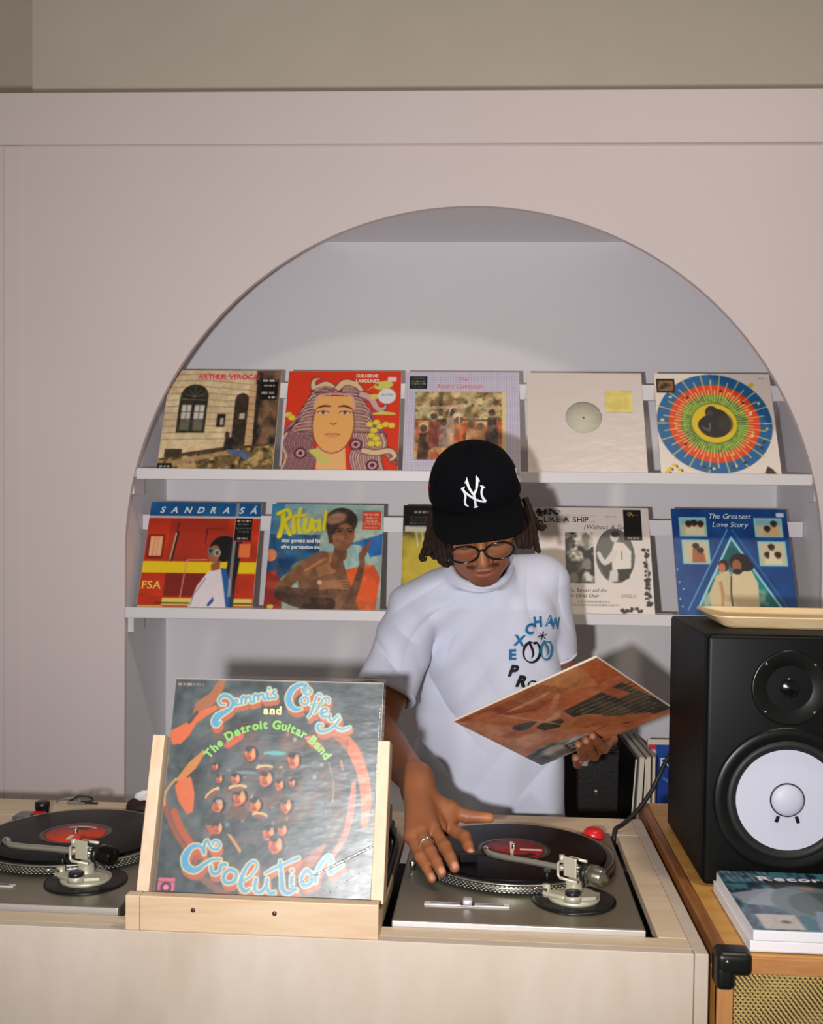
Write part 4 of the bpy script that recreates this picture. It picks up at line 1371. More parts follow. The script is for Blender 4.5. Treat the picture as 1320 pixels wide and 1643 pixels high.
def turntable(label, X, Y, piv, col, head, lift):
    t = thing('turntable', label, 'turntable', T(X, Y, 0.890), 'pair of turntables set in the counter')
    Z = CT - 0.890
    W, D = .176, .2265
    body = mesh_obj('plinth', G().box(-W, W, -D, D, .022, Z, bev=.003, seg=2), STEEL, t)
    mesh_obj('front_edge', G().box(-W + .001, W - .001, -D - .0016, -D + .004, Z - .016, Z - .0008, bev=.0012, seg=2), STEELE, body)
    mesh_obj('rubber_base', G().box(-W + .004, W - .004, -D + .004, D - .004, .006, .0218, bev=.002), RUBBER, t)
    for sx in (-1, 1):
        for sy in (-1, 1):
            mesh_obj('foot', G().lathe([(0, 0), (.022, 0), (.024, .006), (.0, .006)], 24, M=T(sx * .13, sy * .18, 0)), RUBBER, t)
    pc = (0.0, .050, Z)
    g = G().lathe([(0, .002), (.1615, .002), (.166, .0045), (.1625, .0142), (.1605, .0155), (.150, .0155), (.0, .0135)], 96, M=T(*pc))
    pl = mesh_obj('platter', g, mat('platter_alloy', (84, 82, 78), .32, .85), t)
    d = G()
    for row in range(4):
        zz = .0055 + row * .0024
        rr = .1659 - (zz - .0045) * .361 + .0003
        nn = 150
        for k in range(nn):
            a = 2 * PI * (k + .5 * (row % 2)) / nn
            ca, sa = math.cos(a), math.sin(a)
            tx, ty = -sa, ca
            w, h = .0021, .00085
            c0 = Vector((rr * ca, rr * sa, zz))
            pts = []
            for q in range(6):
                b = 2 * PI * q / 6
                o = w * math.cos(b)
                pts.append((c0.x + tx * o, c0.y + ty * o, c0.z + h * math.sin(b)))
            d.add(pts, [(0, 1, 2, 3, 4, 5)], M=T(*pc))
    dots = mesh_obj('strobe_dots', d, DOTM, pl)
    dots['kind'] = 'stuff'
    mesh_obj('rim_ring', G().tube([(.1612 * math.cos(2 * PI * k / 96), .1612 * math.sin(2 * PI * k / 96), .0152) for k in range(96)], .0010, 6, closed=True, M=T(*pc)), SATIN, pl)
    mesh_obj('slipmat', G().lathe([(0, .0156), (.1495, .0156), (.1495, .0172), (0, .0172)], 72, M=T(*pc)), BLACKM, t)
    mesh_obj('spindle', G().lathe([(0, .0), (.0035, 0), (.0035, .026), (.0015, .030), (0, .030)], 16, M=T(*pc)), CHROME, t)
    # tonearm on its black disc
    px, py = piv[0], piv[1]
    mesh_obj('arm_disc', G().lathe([(0, 0), (.062, 0), (.062, .0022), (.058, .0036), (0, .0036)], 64, M=T(px, py, Z)), BLACKP, t)
    B = mesh_obj('arm_base', G().lathe([(.0, .0036), (.0385, .0036), (.0385, .0075), (.036, .0090), (.026, .0098), (.0165, .0120), (.0125, .0160), (.0115, .0300), (0, .0300)], 48, M=T(px, py, Z)), CREAMM, t)
    mesh_obj('height_scale', G().prism([(-.046, -.010), (-.018, -.026), (.004, -.030), (.030, -.024), (.038, -.006), (.020, .0), (-.03, .0)], .0105, .0150, M=T(px, py, Z)), CREAMM, B)
    kn = mesh_obj('antiskate_knob', G().lathe([(0, .010), (.0125, .010), (.0125, .017), (.0118, .0185), (0, .0185)], 32, M=T(px - .004, py - .030, Z)), CREAMM, B)
    mesh_obj('knob_cap', G().lathe([(0, .0186), (.0112, .0186), (.0112, .0235), (.010, .0245), (0, .0245)], 32, M=T(px - .004, py - .030, Z)), mat('blue_black_cap', (24, 26, 40), .3), kn)
    mesh_obj('cue_lever', G().tube([(px - .040, py - .004, Z + .016), (px - .052, py - .010, Z + .020), (px - .060, py - .016, Z + .021)], [.002, .002, .0026], 8), CHROME, B)
    mesh_obj('cue_stem', G().lathe([(0, .004), (.006, .004), (.006, .022), (0, .022)], 20, M=T(px - .040, py + .002, Z)), CREAMM, B)
    pv = Vector((px, py, Z + .045))
    cl = Vector((col[0], col[1], Z + col[2]))
    dr = (cl - pv)
    dh = Vector((dr.x, dr.y, 0)).normalized()
    nx = Vector((-dh.y, dh.x, 0))
    A = Matrix(((dh.x, nx.x, 0, pv.x), (dh.y, nx.y, 0, pv.y), (0, 0, 1, pv.z), (0, 0, 0, 1)))
    def loop(off, x0, x1, z0, z1, r):
        q = [(x0, off, z0), (x1 - .004, off, z0), (x1, off, z0 + .004), (x1, off, z1 - .004), (x1 - .004, off, z1), (x0, off, z1)]
        return G().tube(q, r, 8, M=A)
    yk = mesh_obj('gimbal_frame', loop(-.0125, -.014, .020, -.012, .013, .0024), CREAMM, B)
    mesh_obj('gimbal_frame', loop(.0125, -.014, .020, -.012, .013, .0024), CREAMM, B)
    mesh_obj('gimbal_bridge', G().box(-.006, .006, -.0125, .0125, -.0185, -.0105, bev=.0015, M=A).box(.0185, .0215, -.0125, .0125, -.004, .004, bev=.0008, M=A), CREAMM, B)
    mesh_obj('gimbal_bracket', G().box(-.014, .008, .0135, .0165, -.006, .023, bev=.0012, M=A), CREAMM, B)
    mesh_obj('bracket_post', G().lathe([(0, 0), (.004, 0), (.004, .010), (0, .010)], 16, M=A @ T(.013, .013, .013)), CREAMM, B)
    tube = G()
    pts = arm_path(pv, cl)
    tube.tube([pv - dh * .012] + pts, .0047, 14, sub=6)
    arm = mesh_obj('tonearm', tube, SATIN, t)
    mesh_obj('pivot_barrel', G().lathe([(0, -.016), (.0085, -.016), (.0085, .012), (.0075, .014), (0, .014)], 28, M=T(*pv) @ Zto(dh)), CHROME, arm)
    cw = G().lathe([(0, .026), (.0135, .026), (.0155, .028), (.0155, .040), (.0140, .042), (.0140, .050), (.0120, .052), (.0060, .052), (.0050, .056), (.0, .056)], 36, M=T(*pv) @ Zto(-dh))
    mesh_obj('counterweight', cw, mat('counterweight_metal', (150, 146, 132), .25, .9) if lift else mat('dark_counterweight', (40, 38, 36), .2, .8), arm)
    mesh_obj('weight_dial', G().lathe([(0, .018), (.0145, .018), (.0150, .0255), (0, .0255)], 32, M=T(*pv) @ Zto(-dh)), BLACKP, arm)
    mesh_obj('collar', G().lathe([(0, -.006), (.0062, -.006), (.0070, -.002), (.0070, .006), (0, .006)], 24, M=T(*pts[-1]) @ Zto((pts[-1] - pts[-2]))), CHROME, arm)
    # headshell and cartridge
    e = pts[-1]
    hd = Vector((head[0], head[1], 0)).normalized()
    hn = Vector((-hd.y, hd.x, 0))
    HM = Matrix(((hd.x, hn.x, 0, e.x), (hd.y, hn.y, 0, e.y), (0, 0, 1, e.z - .002), (0, 0, 0, 1)))
    hs = mesh_obj('headshell', G().box(.006, .050, -.009, .009, -.002, .001, bev=.0008, M=HM), BLACKP, arm)
    mesh_obj('cartridge', G().box(.016, .044, -.0075, .0075, -.013, -.002, bev=.0008, M=HM).box(.030, .034, -.001, .001, -.0165, -.013, M=HM), BLACKP, hs)
    mesh_obj('finger_lift', G().tube([(.046, .008, 0), (.058, .012, .002), (.064, .013, .006)], .0012, 8, M=HM), CHROME, hs)
    # arm rest
    rp = pv + dr * .30 + nx * (-.004)
    mesh_obj('arm_rest', G().lathe([(0, 0), (.005, 0), (.0035, .022), (.0035, .034), (0, .034)], 16, M=T(rp.x, rp.y, Z)).box(rp.x - .006, rp.x + .006, rp.y - .006, rp.y + .006, Z + .030, Z + .037, bev=.001), BLACKP, t)
    # pitch fader along the near edge
    f = mesh_obj('pitch_plate', G().box(-.134, -.010, -.165, -.154, Z + .0001, Z + .0020, bev=.0004, seg=1), mat('fader_plate', (222, 216, 222), .3, .2), t)
    mesh_obj('fader_slot', G().box(-.125, -.018, -.1605, -.1588, Z + .0021, Z + .0026), BLACKP, f)
    mesh_obj('fader_knob', G().box(-.078, -.064, -.169, -.152, Z + .0027, Z + .0110, bev=.0025, seg=3), mat('fader_knob_grey', (196, 192, 200), .3, .3), f)
    mesh_obj('fader_shadow_gap', G().box(-.081, -.061, -.1665, -.1525, Z + .0021, Z + .0030, bev=.0004, seg=1), BLACKP, f)
    # strobe tower, start plate and stylus lamp on the far left
    sb = mesh_obj('strobe_tower', G().lathe([(0, 0), (.0125, 0), (.0125, .016), (.0135, .017), (.0135, .026), (.012, .028), (0, .028)], 28, M=T(-.128, .206, Z)), BLACKP, t)
    mesh_obj('strobe_window', G().box(-.1395, -.1165, .1915, .1960, Z + .004, Z + .013, bev=.001), mat('strobe_red', (190, 34, 40), .25), sb)
    mesh_obj('start_plate', G().box(-.172, -.142, .176, .212, Z + .0001, Z + .007, bev=.0015), mat('start_plate_grey', (120, 120, 122), .35, .6), t)
    lp = mesh_obj('stylus_lamp', G().lathe([(0, 0), (.0045, 0), (.0045, .012), (.003, .015), (0, .015)], 18, M=T(-.163, -.010, Z)), CHROME, t)
    return t

TT2 = turntable('turntable on the right under the man\'s hand, tonearm over the record', .0425, 1.670, (.085, -.122), (-.0485, -.018, .035), (-1, -.25), True)
TT1 = turntable('turntable at the left edge, its tonearm parked beside a red-labelled record', -.702, 1.674, (.088, -.126), (-.064, -.080, .040), (-1, -.05), False)

def record(label, X, Y, red, prints):
    z = CT + .0174
    t = thing('vinyl_record', label, 'record', T(X, Y, z), 'records on the turntables')
    mesh_obj('disc', G().lathe([(.0036, .0), (.148, 0), (.1505, .0008), (.148, .0019), (.060, .0017), (.0505, .0016), (.0036, .0016)], 128), VINYL, t)
    dw = mesh_obj('run_out_ring', G().lathe([(.0505, .00165), (.0505, .00185), (.0600, .00195), (.0600, .00175)], 96, caps=False), mat('run_out_vinyl', (46, 48, 46), .3), t)
    lb = mesh_obj('centre_label', G().lathe([(.0036, .0016), (.0502, .0017), (.0500, .0022), (.0036, .0022)], 64), mat('label_' + str(red[0]), red, .5), t)
    for k, (g2, m2) in enumerate(prints):
        mesh_obj('label_print', g2, m2, lb)
    return t
WPR = mat('white_ink', (230, 216, 206), .5)
BPR = mat('black_ink', (16, 14, 14), .5)
g1 = G().box(-.0035, .0035, -.036, -.012, .0023, .0026)
g2 = G().prism([(.040 * math.cos(a), .040 * math.sin(a)) for a in np.linspace(.9, 2.24, 14)] + [(.0365 * math.cos(a), .0365 * math.sin(a)) for a in np.linspace(2.24, .9, 14)], .0023, .0025)
g3 = G().prism([(.030 * math.cos(a), .030 * math.sin(a)) for a in np.linspace(1.1, 2.04, 10)] + [(.022 * math.cos(a), .022 * math.sin(a)) for a in np.linspace(2.04, 1.1, 10)], .0023, .0025)
record('black record with an orange-red label on the left turntable', -.702, 1.724, (206, 58, 24), [(g2, WPR), (g1, WPR), (g3, BPR)])
h1 = G().box(-.006, -.001, -.046, .040, .0023, .0026)
h2 = G().box(.010, .046, -.004, .003, .0023, .0026)
h3 = G().prism([(.044 * math.cos(a), .044 * math.sin(a)) for a in np.linspace(-2.6, -.6, 16)] + [(.030 * math.cos(a), .030 * math.sin(a)) for a in np.linspace(-.6, -2.6, 16)], .0023, .0025)
record('black record with a dark red label on the right turntable under the tonearm', .0425, 1.720, (150, 22, 26), [(h1, WPR), (h2, WPR), (h3, BPR)])
ad = tag(mesh_obj('record_adaptor', G().lathe([(.0042, 0), (.019, 0), (.0195, .004), (.017, .012), (.012, .0155), (.0042, .0165)], 40), RED, None, T(.187, 1.868, CT + .0002)), 'small red round record adaptor at the far corner of the right turntable', 'adaptor')

# ------------------------------------------------------------------ mixer between the decks
mx = thing('dj_mixer', 'grey mixer with black knobs behind the wooden record stand', 'mixer', T(-.333, 1.70, .890))
bd = mesh_obj('case', G().box(-.150, .157, -.20, .20, 0, .150, bev=.003), mat('mixer_grey', (88, 86, 82), .45, .3), mx)
for i in range(5):
    for j in range(4):
        k = mesh_obj('knob', G().lathe([(0, .1505), (.009, .1505), (.008, .165), (0, .1655)], 20, M=T(-.11 + i * .058, .15 - j * .06, 0)), BLACKP, mx)
for i in range(3):
    f = mesh_obj('fader_strip', G().box(-.09 + i * .07, -.084 + i * .07, -.17, -.08, .1503, .1512), BLACKP, mx)
    mesh_obj('fader_cap', G().box(-.095 + i * .07, -.079 + i * .07, -.135, -.120, .1513, .162, bev=.002), PAPER, f)
mesh_obj('white_switch_block', G().box(.112, .150, .02, .06, .1503, .158, bev=.001), PAPER, mx)
mesh_obj('display', G().box(.100, .150, .075, .135, .1503, .1545, bev=.001), BLACKP, mx)

# ------------------------------------------------------------------ studio monitor
sp = thing('studio_monitor', 'black studio monitor with a white woofer cone on the amplifier', 'speaker', T(.4555, 1.63, CT + .0005))
SW, SH, SD = .125, .390, .330
mesh_obj('cabinet', G().box(-SW, SW, .012, SD, .003, SH, bev=.006, seg=3), BLACK, sp)
bf = mesh_obj('front_baffle', G().box(-SW, SW, 0, .0115, .003, SH, bev=.008, seg=4), mat('baffle_black', (8, 10, 10), .45, spec=.18), sp)
FRM = Matrix.Rotation(PI / 2, 4, 'X')    # z -> -y
wz, tz = .138, .310
W_ = mesh_obj('woofer_ring', G().lathe([(.079, .0005), (.112, .0005), (.112, .0028), (.108, .0045), (.100, .0058), (.098, .0050), (.0945, .0052), (.079, -.002)], 72, M=T(0, 0, wz) @ FRM, caps=False), mat('ring_black', (9, 10, 10), .35, spec=.35), sp)
mesh_obj('surround', G().lathe([(.0770, -.002), (.0800, .0040), (.0860, .0070), (.0910, .0045), (.0935, .000)], 72, M=T(0, 0, wz) @ FRM, caps=False), RUBBER, W_)
cn = mesh_obj('cone', G().lathe([(.0775, .0012), (.060, .0008), (.040, .0004), (.0262, .0002)], 72, M=T(0, 0, wz) @ FRM, caps=False), CONE, W_)
mesh_obj('dust_cap', G().lathe([(.0250, .0002), (.0235, .0040), (.018, .0075), (.010, .0096), (.0, .0102)], 48, M=T(0, 0, wz) @ FRM), CONE, cn)
mesh_obj('dust_cap_groove', G().tube([(.0256 * math.cos(2 * PI * k / 48), -.0012, wz + .0256 * math.sin(2 * PI * k / 48)) for k in range(48)], .0006, 6, closed=True), BLACKP, cn)
for s in (-1, 1):
    mesh_obj('lead_pad', G().tube([(s * .0135, -.0022, wz - .0250), (s * .0165, -.0024, wz - .0340)], .0026, 10), BLACKM, cn)
tw = mesh_obj('tweeter_horn', G().lathe([(.0175, -.006), (.024, -.003), (.034, .0000), (.045, .0022), (.0545, .0030), (.0570, .0030), (.0578, .0005)], 64, M=T(0, 0, tz) @ FRM, caps=False), mat('horn_black', (9, 10, 10), .3, spec=.4), sp)
mesh_obj('tweeter_dome', G().lathe([(.0176, -.0058), (.0165, -.001), (.011, .0025), (0, .0045)], 40, M=T(0, 0, tz) @ FRM), GLOSSB, tw)
def screws(par, n, r, z0, a0):
    for k in range(n):
        a = a0 + 2 * PI * k / n
        mesh_obj('screw', G().lathe([(0, .003), (.0024, .003), (.0020, .0046), (0, .0050)], 12, M=T(r * math.cos(a), 0, z0 + r * math.sin(a)) @ FRM), CHROME, par)
screws(W_, 8, .1045, wz, PI / 8 + .4)
screws(tw, 4, .0515, tz, PI / 4)
# printed maker's emblem: ring with three prongs
em = G()
em.tube([(.0085 * math.cos(a), -.0003, .026 + .0085 * math.sin(a)) for a in np.linspace(.0, PI, 24)], .0010, 6)
em.lathe([(0, .0002), (.0052, .0002), (.0052, .0010), (0, .0010)], 24, M=T(0, 0, .0235) @ FRM)
for a in (PI / 2, PI / 2 + .9, PI / 2 - .9):
    em.tube([(0, -.0006, .0235), (.0078 * math.cos(a), -.0006, .0235 + .0078 * math.sin(a))], .0010, 6)
mesh_obj('emblem', em, PAPER, bf)
for x in (-.09, .09):
    mesh_obj('foot', G().lathe([(0, 0), (.012, 0), (.012, .0028), (0, .0028)], 16, M=T(x, .05, 0)), RUBBER, sp)
    mesh_obj('foot', G().lathe([(0, 0), (.012, 0), (.012, .0028), (0, .0028)], 16, M=T(x, .28, 0)), RUBBER, sp)

# shallow wooden tray on the monitor
def tray():
    g = G()
    def rr(w, d, r, n=6):
        p = []
        for cx, cy, a0 in ((w - r, d - r, 0), (-w + r, d - r, PI / 2), (-w + r, -d + r, PI), (w - r, -d + r, 1.5 * PI)):
            for k in range(n + 1):
                a = a0 + PI / 2 * k / n
                p.append((cx + r * math.cos(a), cy + r * math.sin(a)))
        return p
    lv = [(.118, .082, .020, 0), (.124, .088, .022, .003), (.140, .104, .028, .018), (.1425, .1065, .029, .0185), (.1425, .1065, .029, .0205), (.138, .102, .027, .0205), (.120, .084, .020, .0045), (.02, .02, .01, .0042)]
    rings = [[(x, y, z) for x, y in rr(w, d, r)] for w, d, r, z in lv]
    n = len(rings[0])
    v = [p for r in rings for p in r]
    f = [tuple(range(n - 1, -1, -1))]
    for i in range(len(rings) - 1):
        f += [(i * n + k, i * n + (k + 1) % n, (i + 1) * n + (k + 1) % n, (i + 1) * n + k) for k in range(n)]
    f.append(tuple(range((len(rings) - 1) * n, len(rings) * n)))
    return g.add(v, f)
tag(mesh_obj('wooden_tray', tray(), TRAYW, None, T(.505, 1.815, CT + .0005 + SH + .0005) @ Matrix.Rotation(-.03, 4, 'Z')), 'shallow pale wooden tray lying on top of the studio monitor', 'tray')

# ------------------------------------------------------------------ amplifier cabinet under the monitor
am = thing('guitar_amplifier', 'honey wood amplifier cabinet with gold woven grille and black corners', 'amplifier', T(.60, 1.372, 0))
AX0, AX1, AD = -.300, .330, .74
def apart(n, g, m, par=None):
    return mesh_obj(n, g, m, par or am)
apart('top_panel', G().box(AX0 + .0165, AX1, .002, AD, CT - .022, CT, bev=.001, seg=1), HONEY)
apart('side_edge', G().box(AX0, AX0 + .016, .0015, AD, CT - .030, CT + .0012, bev=.003), WALNUT)
apart('side_panel', G().box(AX0, AX0 + .018, .004, AD, .30, CT - .031, bev=.001, seg=1), HONEY)
apart('side_panel', G().box(AX1 - .018, AX1, .004, AD, .30, CT - .0225, bev=.001, seg=1), HONEY)
apart('top_rail', G().box(AX0 + .0205, AX1 - .02, -.003, .016, CT - .0235, CT - .0225 + .021, bev=.0015), RAILW)
apart('left_stile', G().box(AX0, AX0 + .020, -.003, .014, .30, CT - .031, bev=.0015), RAILV)
apart('bottom_rail', G().box(AX0 + .0205, AX1 - .02, -.003, .016, .30, .33, bev=.0015), WALNUT)
gr = apart('grille_board', G().box(AX0 + .0205, AX1 - .0205, .010, .016, .331, CT - .024), GRILLEB)
# woven cloth: diagonal gold threads, a few pixels wide, on the part that shows
wv = G()
pitch = .0052
zt_ = CT - .0245
zlow = .80
def clipseg(x0, z0, x1, z1):
    lo, hi = 0.0, 1.0
    for p, q in ((-(x1 - x0), x0 - (AX0 + .021)), (x1 - x0, (AX1 - .021) - x0), (-(z1 - z0), z0 - zlow), (z1 - z0, zt_ - z0)):
        if abs(p) < 1e-9:
            if q < 0:
                return None
            continue
        r = q / p
        if p < 0:
            lo = max(lo, r)
        else:
            hi = min(hi, r)
    if lo >= hi:
        return None
    return (x0 + lo * (x1 - x0), z0 + lo * (z1 - z0), x0 + hi * (x1 - x0), z0 + hi * (z1 - z0))
for sgn, dy, mi in ((1, .0078, 0), (-1, .0066, 1)):
    for k in range(-40, 190):
        x = AX0 + k * pitch * 1.25
        s_ = clipseg(x, zlow, x + sgn * .5, zlow + .62)
        if not s_:
            continue
        a, b, c_, d_ = s_
        n_ = Vector((b - d_, 0, c_ - a)).normalized() * .0013
        v = [(a + n_.x, dy + .0012, b + n_.z), (c_ + n_.x, dy + .0012, d_ + n_.z), (c_, dy, d_), (a, dy, b), (a - n_.x, dy + .0012, b - n_.z), (c_ - n_.x, dy + .0012, d_ - n_.z)]
        wv.add(v, [(0, 1, 2, 3), (3, 2, 5, 4)], mi)
o = mesh_obj('grille_cloth', wv, [GRILLEW2, GRILLEW], gr)
o['kind'] = 'stuff'
bl = G()
rs = random.Random(3)
for i in range(int((AX1 - AX0 - .042) / .0062)):
    for j in range(int((zt_ - zlow) / .0044)):
        x = AX0 + .024 + i * .0062 + (j % 2) * .0031
        z = zt_ - .003 - j * .0044
        bl.add([(x - .0019, .0058, z), (x, .0050, z - .0013), (x + .0019, .0058, z), (x, .0050, z + .0013)], [(0, 1, 2, 3)], 0)
o = mesh_obj('grille_thread', bl, GRILLEW, gr)
o['kind'] = 'stuff'
# black corner guard
cg = G()
cg.box(AX0 - .003, AX0 + .044, -.008, .030, CT - .027, CT + .0045, bev=.009, seg=6)
cg.box(AX0 - .003, AX0 + .022, -.0078, .028, CT - .046, CT - .012, bev=.008, seg=6)
co = apart('corner_guard', cg, BLACKP)
mesh_obj('rivet', G().lathe([(0, 0), (.003, 0), (.002, .0014), (0, .002)], 12, M=T(AX0 + .010, -.0084, CT - .006) @ FRM), CHROME, co)
for x in (AX0 + .05, AX1 - .05):
    for y in (.06, AD - .06):
        apart('stand_leg', G().box(x - .02, x + .02, y - .02, y + .02, 0, .30, bev=.002), BLACKM)
apart('bottom_panel', G().box(AX0 + .0185, AX1 - .0185, .018, AD, .30, .318), HONEY)
apart('back_panel', G().box(AX0 + .0185, AX1 - .0185, AD - .018, AD, .3185, CT - .0225), HONEY)

# ------------------------------------------------------------------ two magazines in front of the monitor
def mag_cover():
    c = Canvas(120, (60, 92, 116), .80)
    c.mottle(0, 1, 0, .8, [(30, 60, 92), (110, 140, 156), (22, 40, 60), (70, 130, 140)], 14, 5, 7, x=1.6)
    for k in range(26):      # rows of spines
        c.line([(.02 + .014 * k, .80), (.05 + .014 * k, .64)], .007, ((150, 176, 186) if k % 3 else (24, 44, 70)))
        c.line([(.70 + .012 * k, .78), (.76 + .012 * k, .60)], .007, ((36, 84, 130) if k % 2 else (120, 160, 180)))
    c.line([(.0, .62), (.35, .60)], .014, (20, 50, 60))
    c.line([(.0, .50), (.20, .50), (.40, .58)], .012, (20, 40, 52), sub=4)
    c.poly([(0, .46), (.3, .56), (.40, .50), (.30, .30), (.06, .32)], (158, 164, 180))
    c.poly([(.28, .68), (.75, .68), (.70, .52), (.34, .52)], (14, 16, 20))
    c.ell(.52, .36, .27, .24, (108, 126, 126))
    c.ell(.55, .34, .20, .17, (74, 88, 80))
    c.poly([(.40, .0), (.85, .0), (.80, .22), (.48, .26)], (136, 152, 178))
    c.poly([(.34, .02), (.42, .02), (.42, .20), (.36, .20)], (18, 110, 116))
    c.ell(.55, .56, .05, .02, (200, 130, 110))
    c.rect(.08, .33, .02, .20, (216, 206, 198))
    c.ell(.24, .11, .03, .02, (120, 100, 90))
    c.line([(.05, .26), (.16, .30), (.28, .24)], .010, (60, 56, 66), sub=4)
    big_ = Canvas(120, (44, 72, 100), .80)
    big_.mottle(0, 1, 0, .8, [(30, 60, 92), (110, 140, 156), (22, 40, 60), (70, 130, 140)], 14, 25, 7, x=1.6)
    ix = (np.arange(172) / 172 * c.w).astype(int)
    big_.a[:, :172] = c.a[:, ix]
    g = G()
    put_text(g, 'Record', .19, .665, .085, (226, 222, 226), bold=.04, sx=1.25, gain=1.0)
    return big_, g
for k, (zb, dx, dy, lab) in enumerate(((CT + .0015, -.003, .004, 'thick magazine lying under the blue-covered one on the amplifier'), (CT + .0170, 0, 0, 'magazine with a blue record shop cover, on top beside the black corner'))):
    m_ = thing('magazine', lab, 'magazine', T(.492 + dx, 1.378 + dy, zb), 'magazines on the amplifier')
    mesh_obj('pages', G().box(-.146, .146, .0, .228, 0.0004, .0144, bev=.0015), PAPER, m_)
    bk = mesh_obj('back_cover', G().box(-.1465, .1465, .0, .2285, 0, .0003), PAPER, m_)
    if k:
        c, g = mag_cover()
        p_ = c.mesh('front_cover', .292, m_, .85, .0150, PRINTG)
        mesh_obj('lettering', g, PRINT, p_, T(-.146, 0, .0153) @ Matrix.Scale(.292, 4))
    else:
        mesh_obj('front_cover', G().box(-.1465, .1465, .0, .2285, .0145, .0149), PAPER, m_)

# black cable from the monitor to the back of the right deck
cb = G().tube([(.385, 1.972, 1.165), (.358, 1.982, 1.150), (.334, 1.976, 1.124), (.318, 1.966, 1.096), (.300, 1.957, 1.062), (.275, 1.945, 1.030), (.247, 1.930, 1.008), (.231, 1.914, 1.002), (.227, 1.902, .985), (.226, 1.8995, .95)], .0042, 10, sub=6)
tag(mesh_obj('speaker_cable', cb, RUBBER), 'black cable curving down from the monitor to the right turntable', 'cable')
cb = G().tube([(-.178, 1.925, .9975), (-.172, 1.86, .9975), (-.160, 1.80, .9975), (-.158, 1.70, .9975), (-.157, 1.60, .9975), (-.158, 1.55, .9975)], .005, 10, sub=6)
tag(mesh_obj('mixer_cable', cb, RUBBER), 'black cable lying along the strip left of the right turntable', 'cable')
for k, (x, y) in enumerate(((-.825, 2.000), (-.80, 2.004))):
    pts = [(x - .03, y, CTC + .0022), (x - .01, y - .004, CTC + .010 + .004 * k), (x + .012, y + .002, CTC + .012), (x + .018, y - .003, CTC + .006), (x - .004, y - .006, CTC + .0032), (x + .03, y - .004, CTC + .0022)]
    tag(mesh_obj('cable_loop', G().tube(pts, .0020, 8, sub=6), RUBBER if k else mat('grey_cable', (120, 118, 116), .5)), ('dark' if k else 'grey') + ' thin cable loop on the back edge behind the left turntable', 'cable')

# ------------------------------------------------------------------ things standing low in the niche, behind the counter
def upright(name, label, cat, u0, u1, v0, v1, h, m, tilt=0.0, group=None):
    t = thing(name, label, cat, WM @ T((u0 + u1) / 2, (v0 + v1) / 2, NB + .0005) @ Matrix.Rotation(tilt, 4, 'Y'), group)
    w, d = (u1 - u0) / 2, (v1 - v0) / 2
    return t, w, d
LOWG = 'record sleeves standing in the low niche'
for u0, w, h, rgb, tl, lab in ((.372, .005, .315, (28, 28, 30), .06, 'thin black record sleeve leaning next to the black case'),
                               (.386, .014, .317, (190, 186, 182), .05, 'pale grey record sleeves edge leaning next to the dark one'),
                               (.410, .006, .316, (60, 60, 56), .02, 'dark olive record sleeve edge standing by the grey one'),
                               (.420, .012, .318, (186, 178, 168), .0, 'cream record sleeve edge standing beside the blue sleeve'),
                               (.436, .008, .320, (150, 150, 140), .0, 'clear-wrapped record sleeve edge touching the blue sleeve')):
    t, hw, hd = upright('record_sleeve', lab, 'record sleeve', u0, u0 + w, .05, .363, h, None, tl, LOWG)
    mesh_obj('card_sleeve', G().box(-hw, hw, -hd, hd, 0.001, h, bev=.0008, seg=1), mat('spine_%d_%d' % (rgb[0], int(u0 * 1000)), rgb, .4), t)
    mesh_obj('spine_fold', G().box(-hw * .8, hw * .8, -hd - .0012, -hd - .0002, 0.004, h - .004), CARD, t)
t = thing('record_sleeve', 'blue record sleeve with red and orange edge strip, standing behind the monitor', 'record sleeve', WM @ T(.606, .175, NB + .0005) @ Matrix.Rotation(-.05, 4, 'X'), LOWG)
mesh_obj('card_sleeve', G().box(-.157, .157, 0, .012, 0.001, .336, bev=.0008, seg=1), CARD, t)
c = Canvas(110, (26, 66, 150))
c.mottle(0, 1, 0, 1, [(20, 54, 134), (32, 78, 164)], 3, 2, 3)
c.rect(0, .075, 0, .62, (224, 160, 60))
c.rect(0, .075, .62, 1, (196, 44, 66))
c.rect(0.0, .075, .86, .95, (226, 200, 200))
c.rect(0.0, .075, .62, .67, (226, 206, 206))
c.line([(.14, .70), (.20, .66)], .008, (150, 176, 220))
g = G()
put_text(g, 'FO', .11, .80, .12, (190, 208, 236), sp=.05)
p_ = c.mesh('cover_print', .312, t, 1.2, 0, PRINTG, frame((0, -.0006, .010), (1, 0, 0), (0, 0, 1), (0, -1, 0)))
mesh_obj('lettering', g, PRINT, p_, T(-.156, 0, .0006) @ Matrix.Scale(.312, 4))
# black leather record case with a snap
t = thing('record_case', 'black leather record case with a silver snap behind the man', 'case', WM @ T(.250, .19, NB + .0005))
mesh_obj('case_body', G().box(-.115, .105, -.10, .16, .001, .335, bev=.012, seg=4), LEATHER, t)
fl = mesh_obj('flap', G().box(-.113, .103, -.108, -.101, .14, .325, bev=.003), LEATHER, t)
mesh_obj('snap', G().lathe([(0, 0), (.0075, 0), (.0065, .0028), (0, .004)], 20, M=T(.042, -.1082, .213) @ FRM), SILVER, fl)
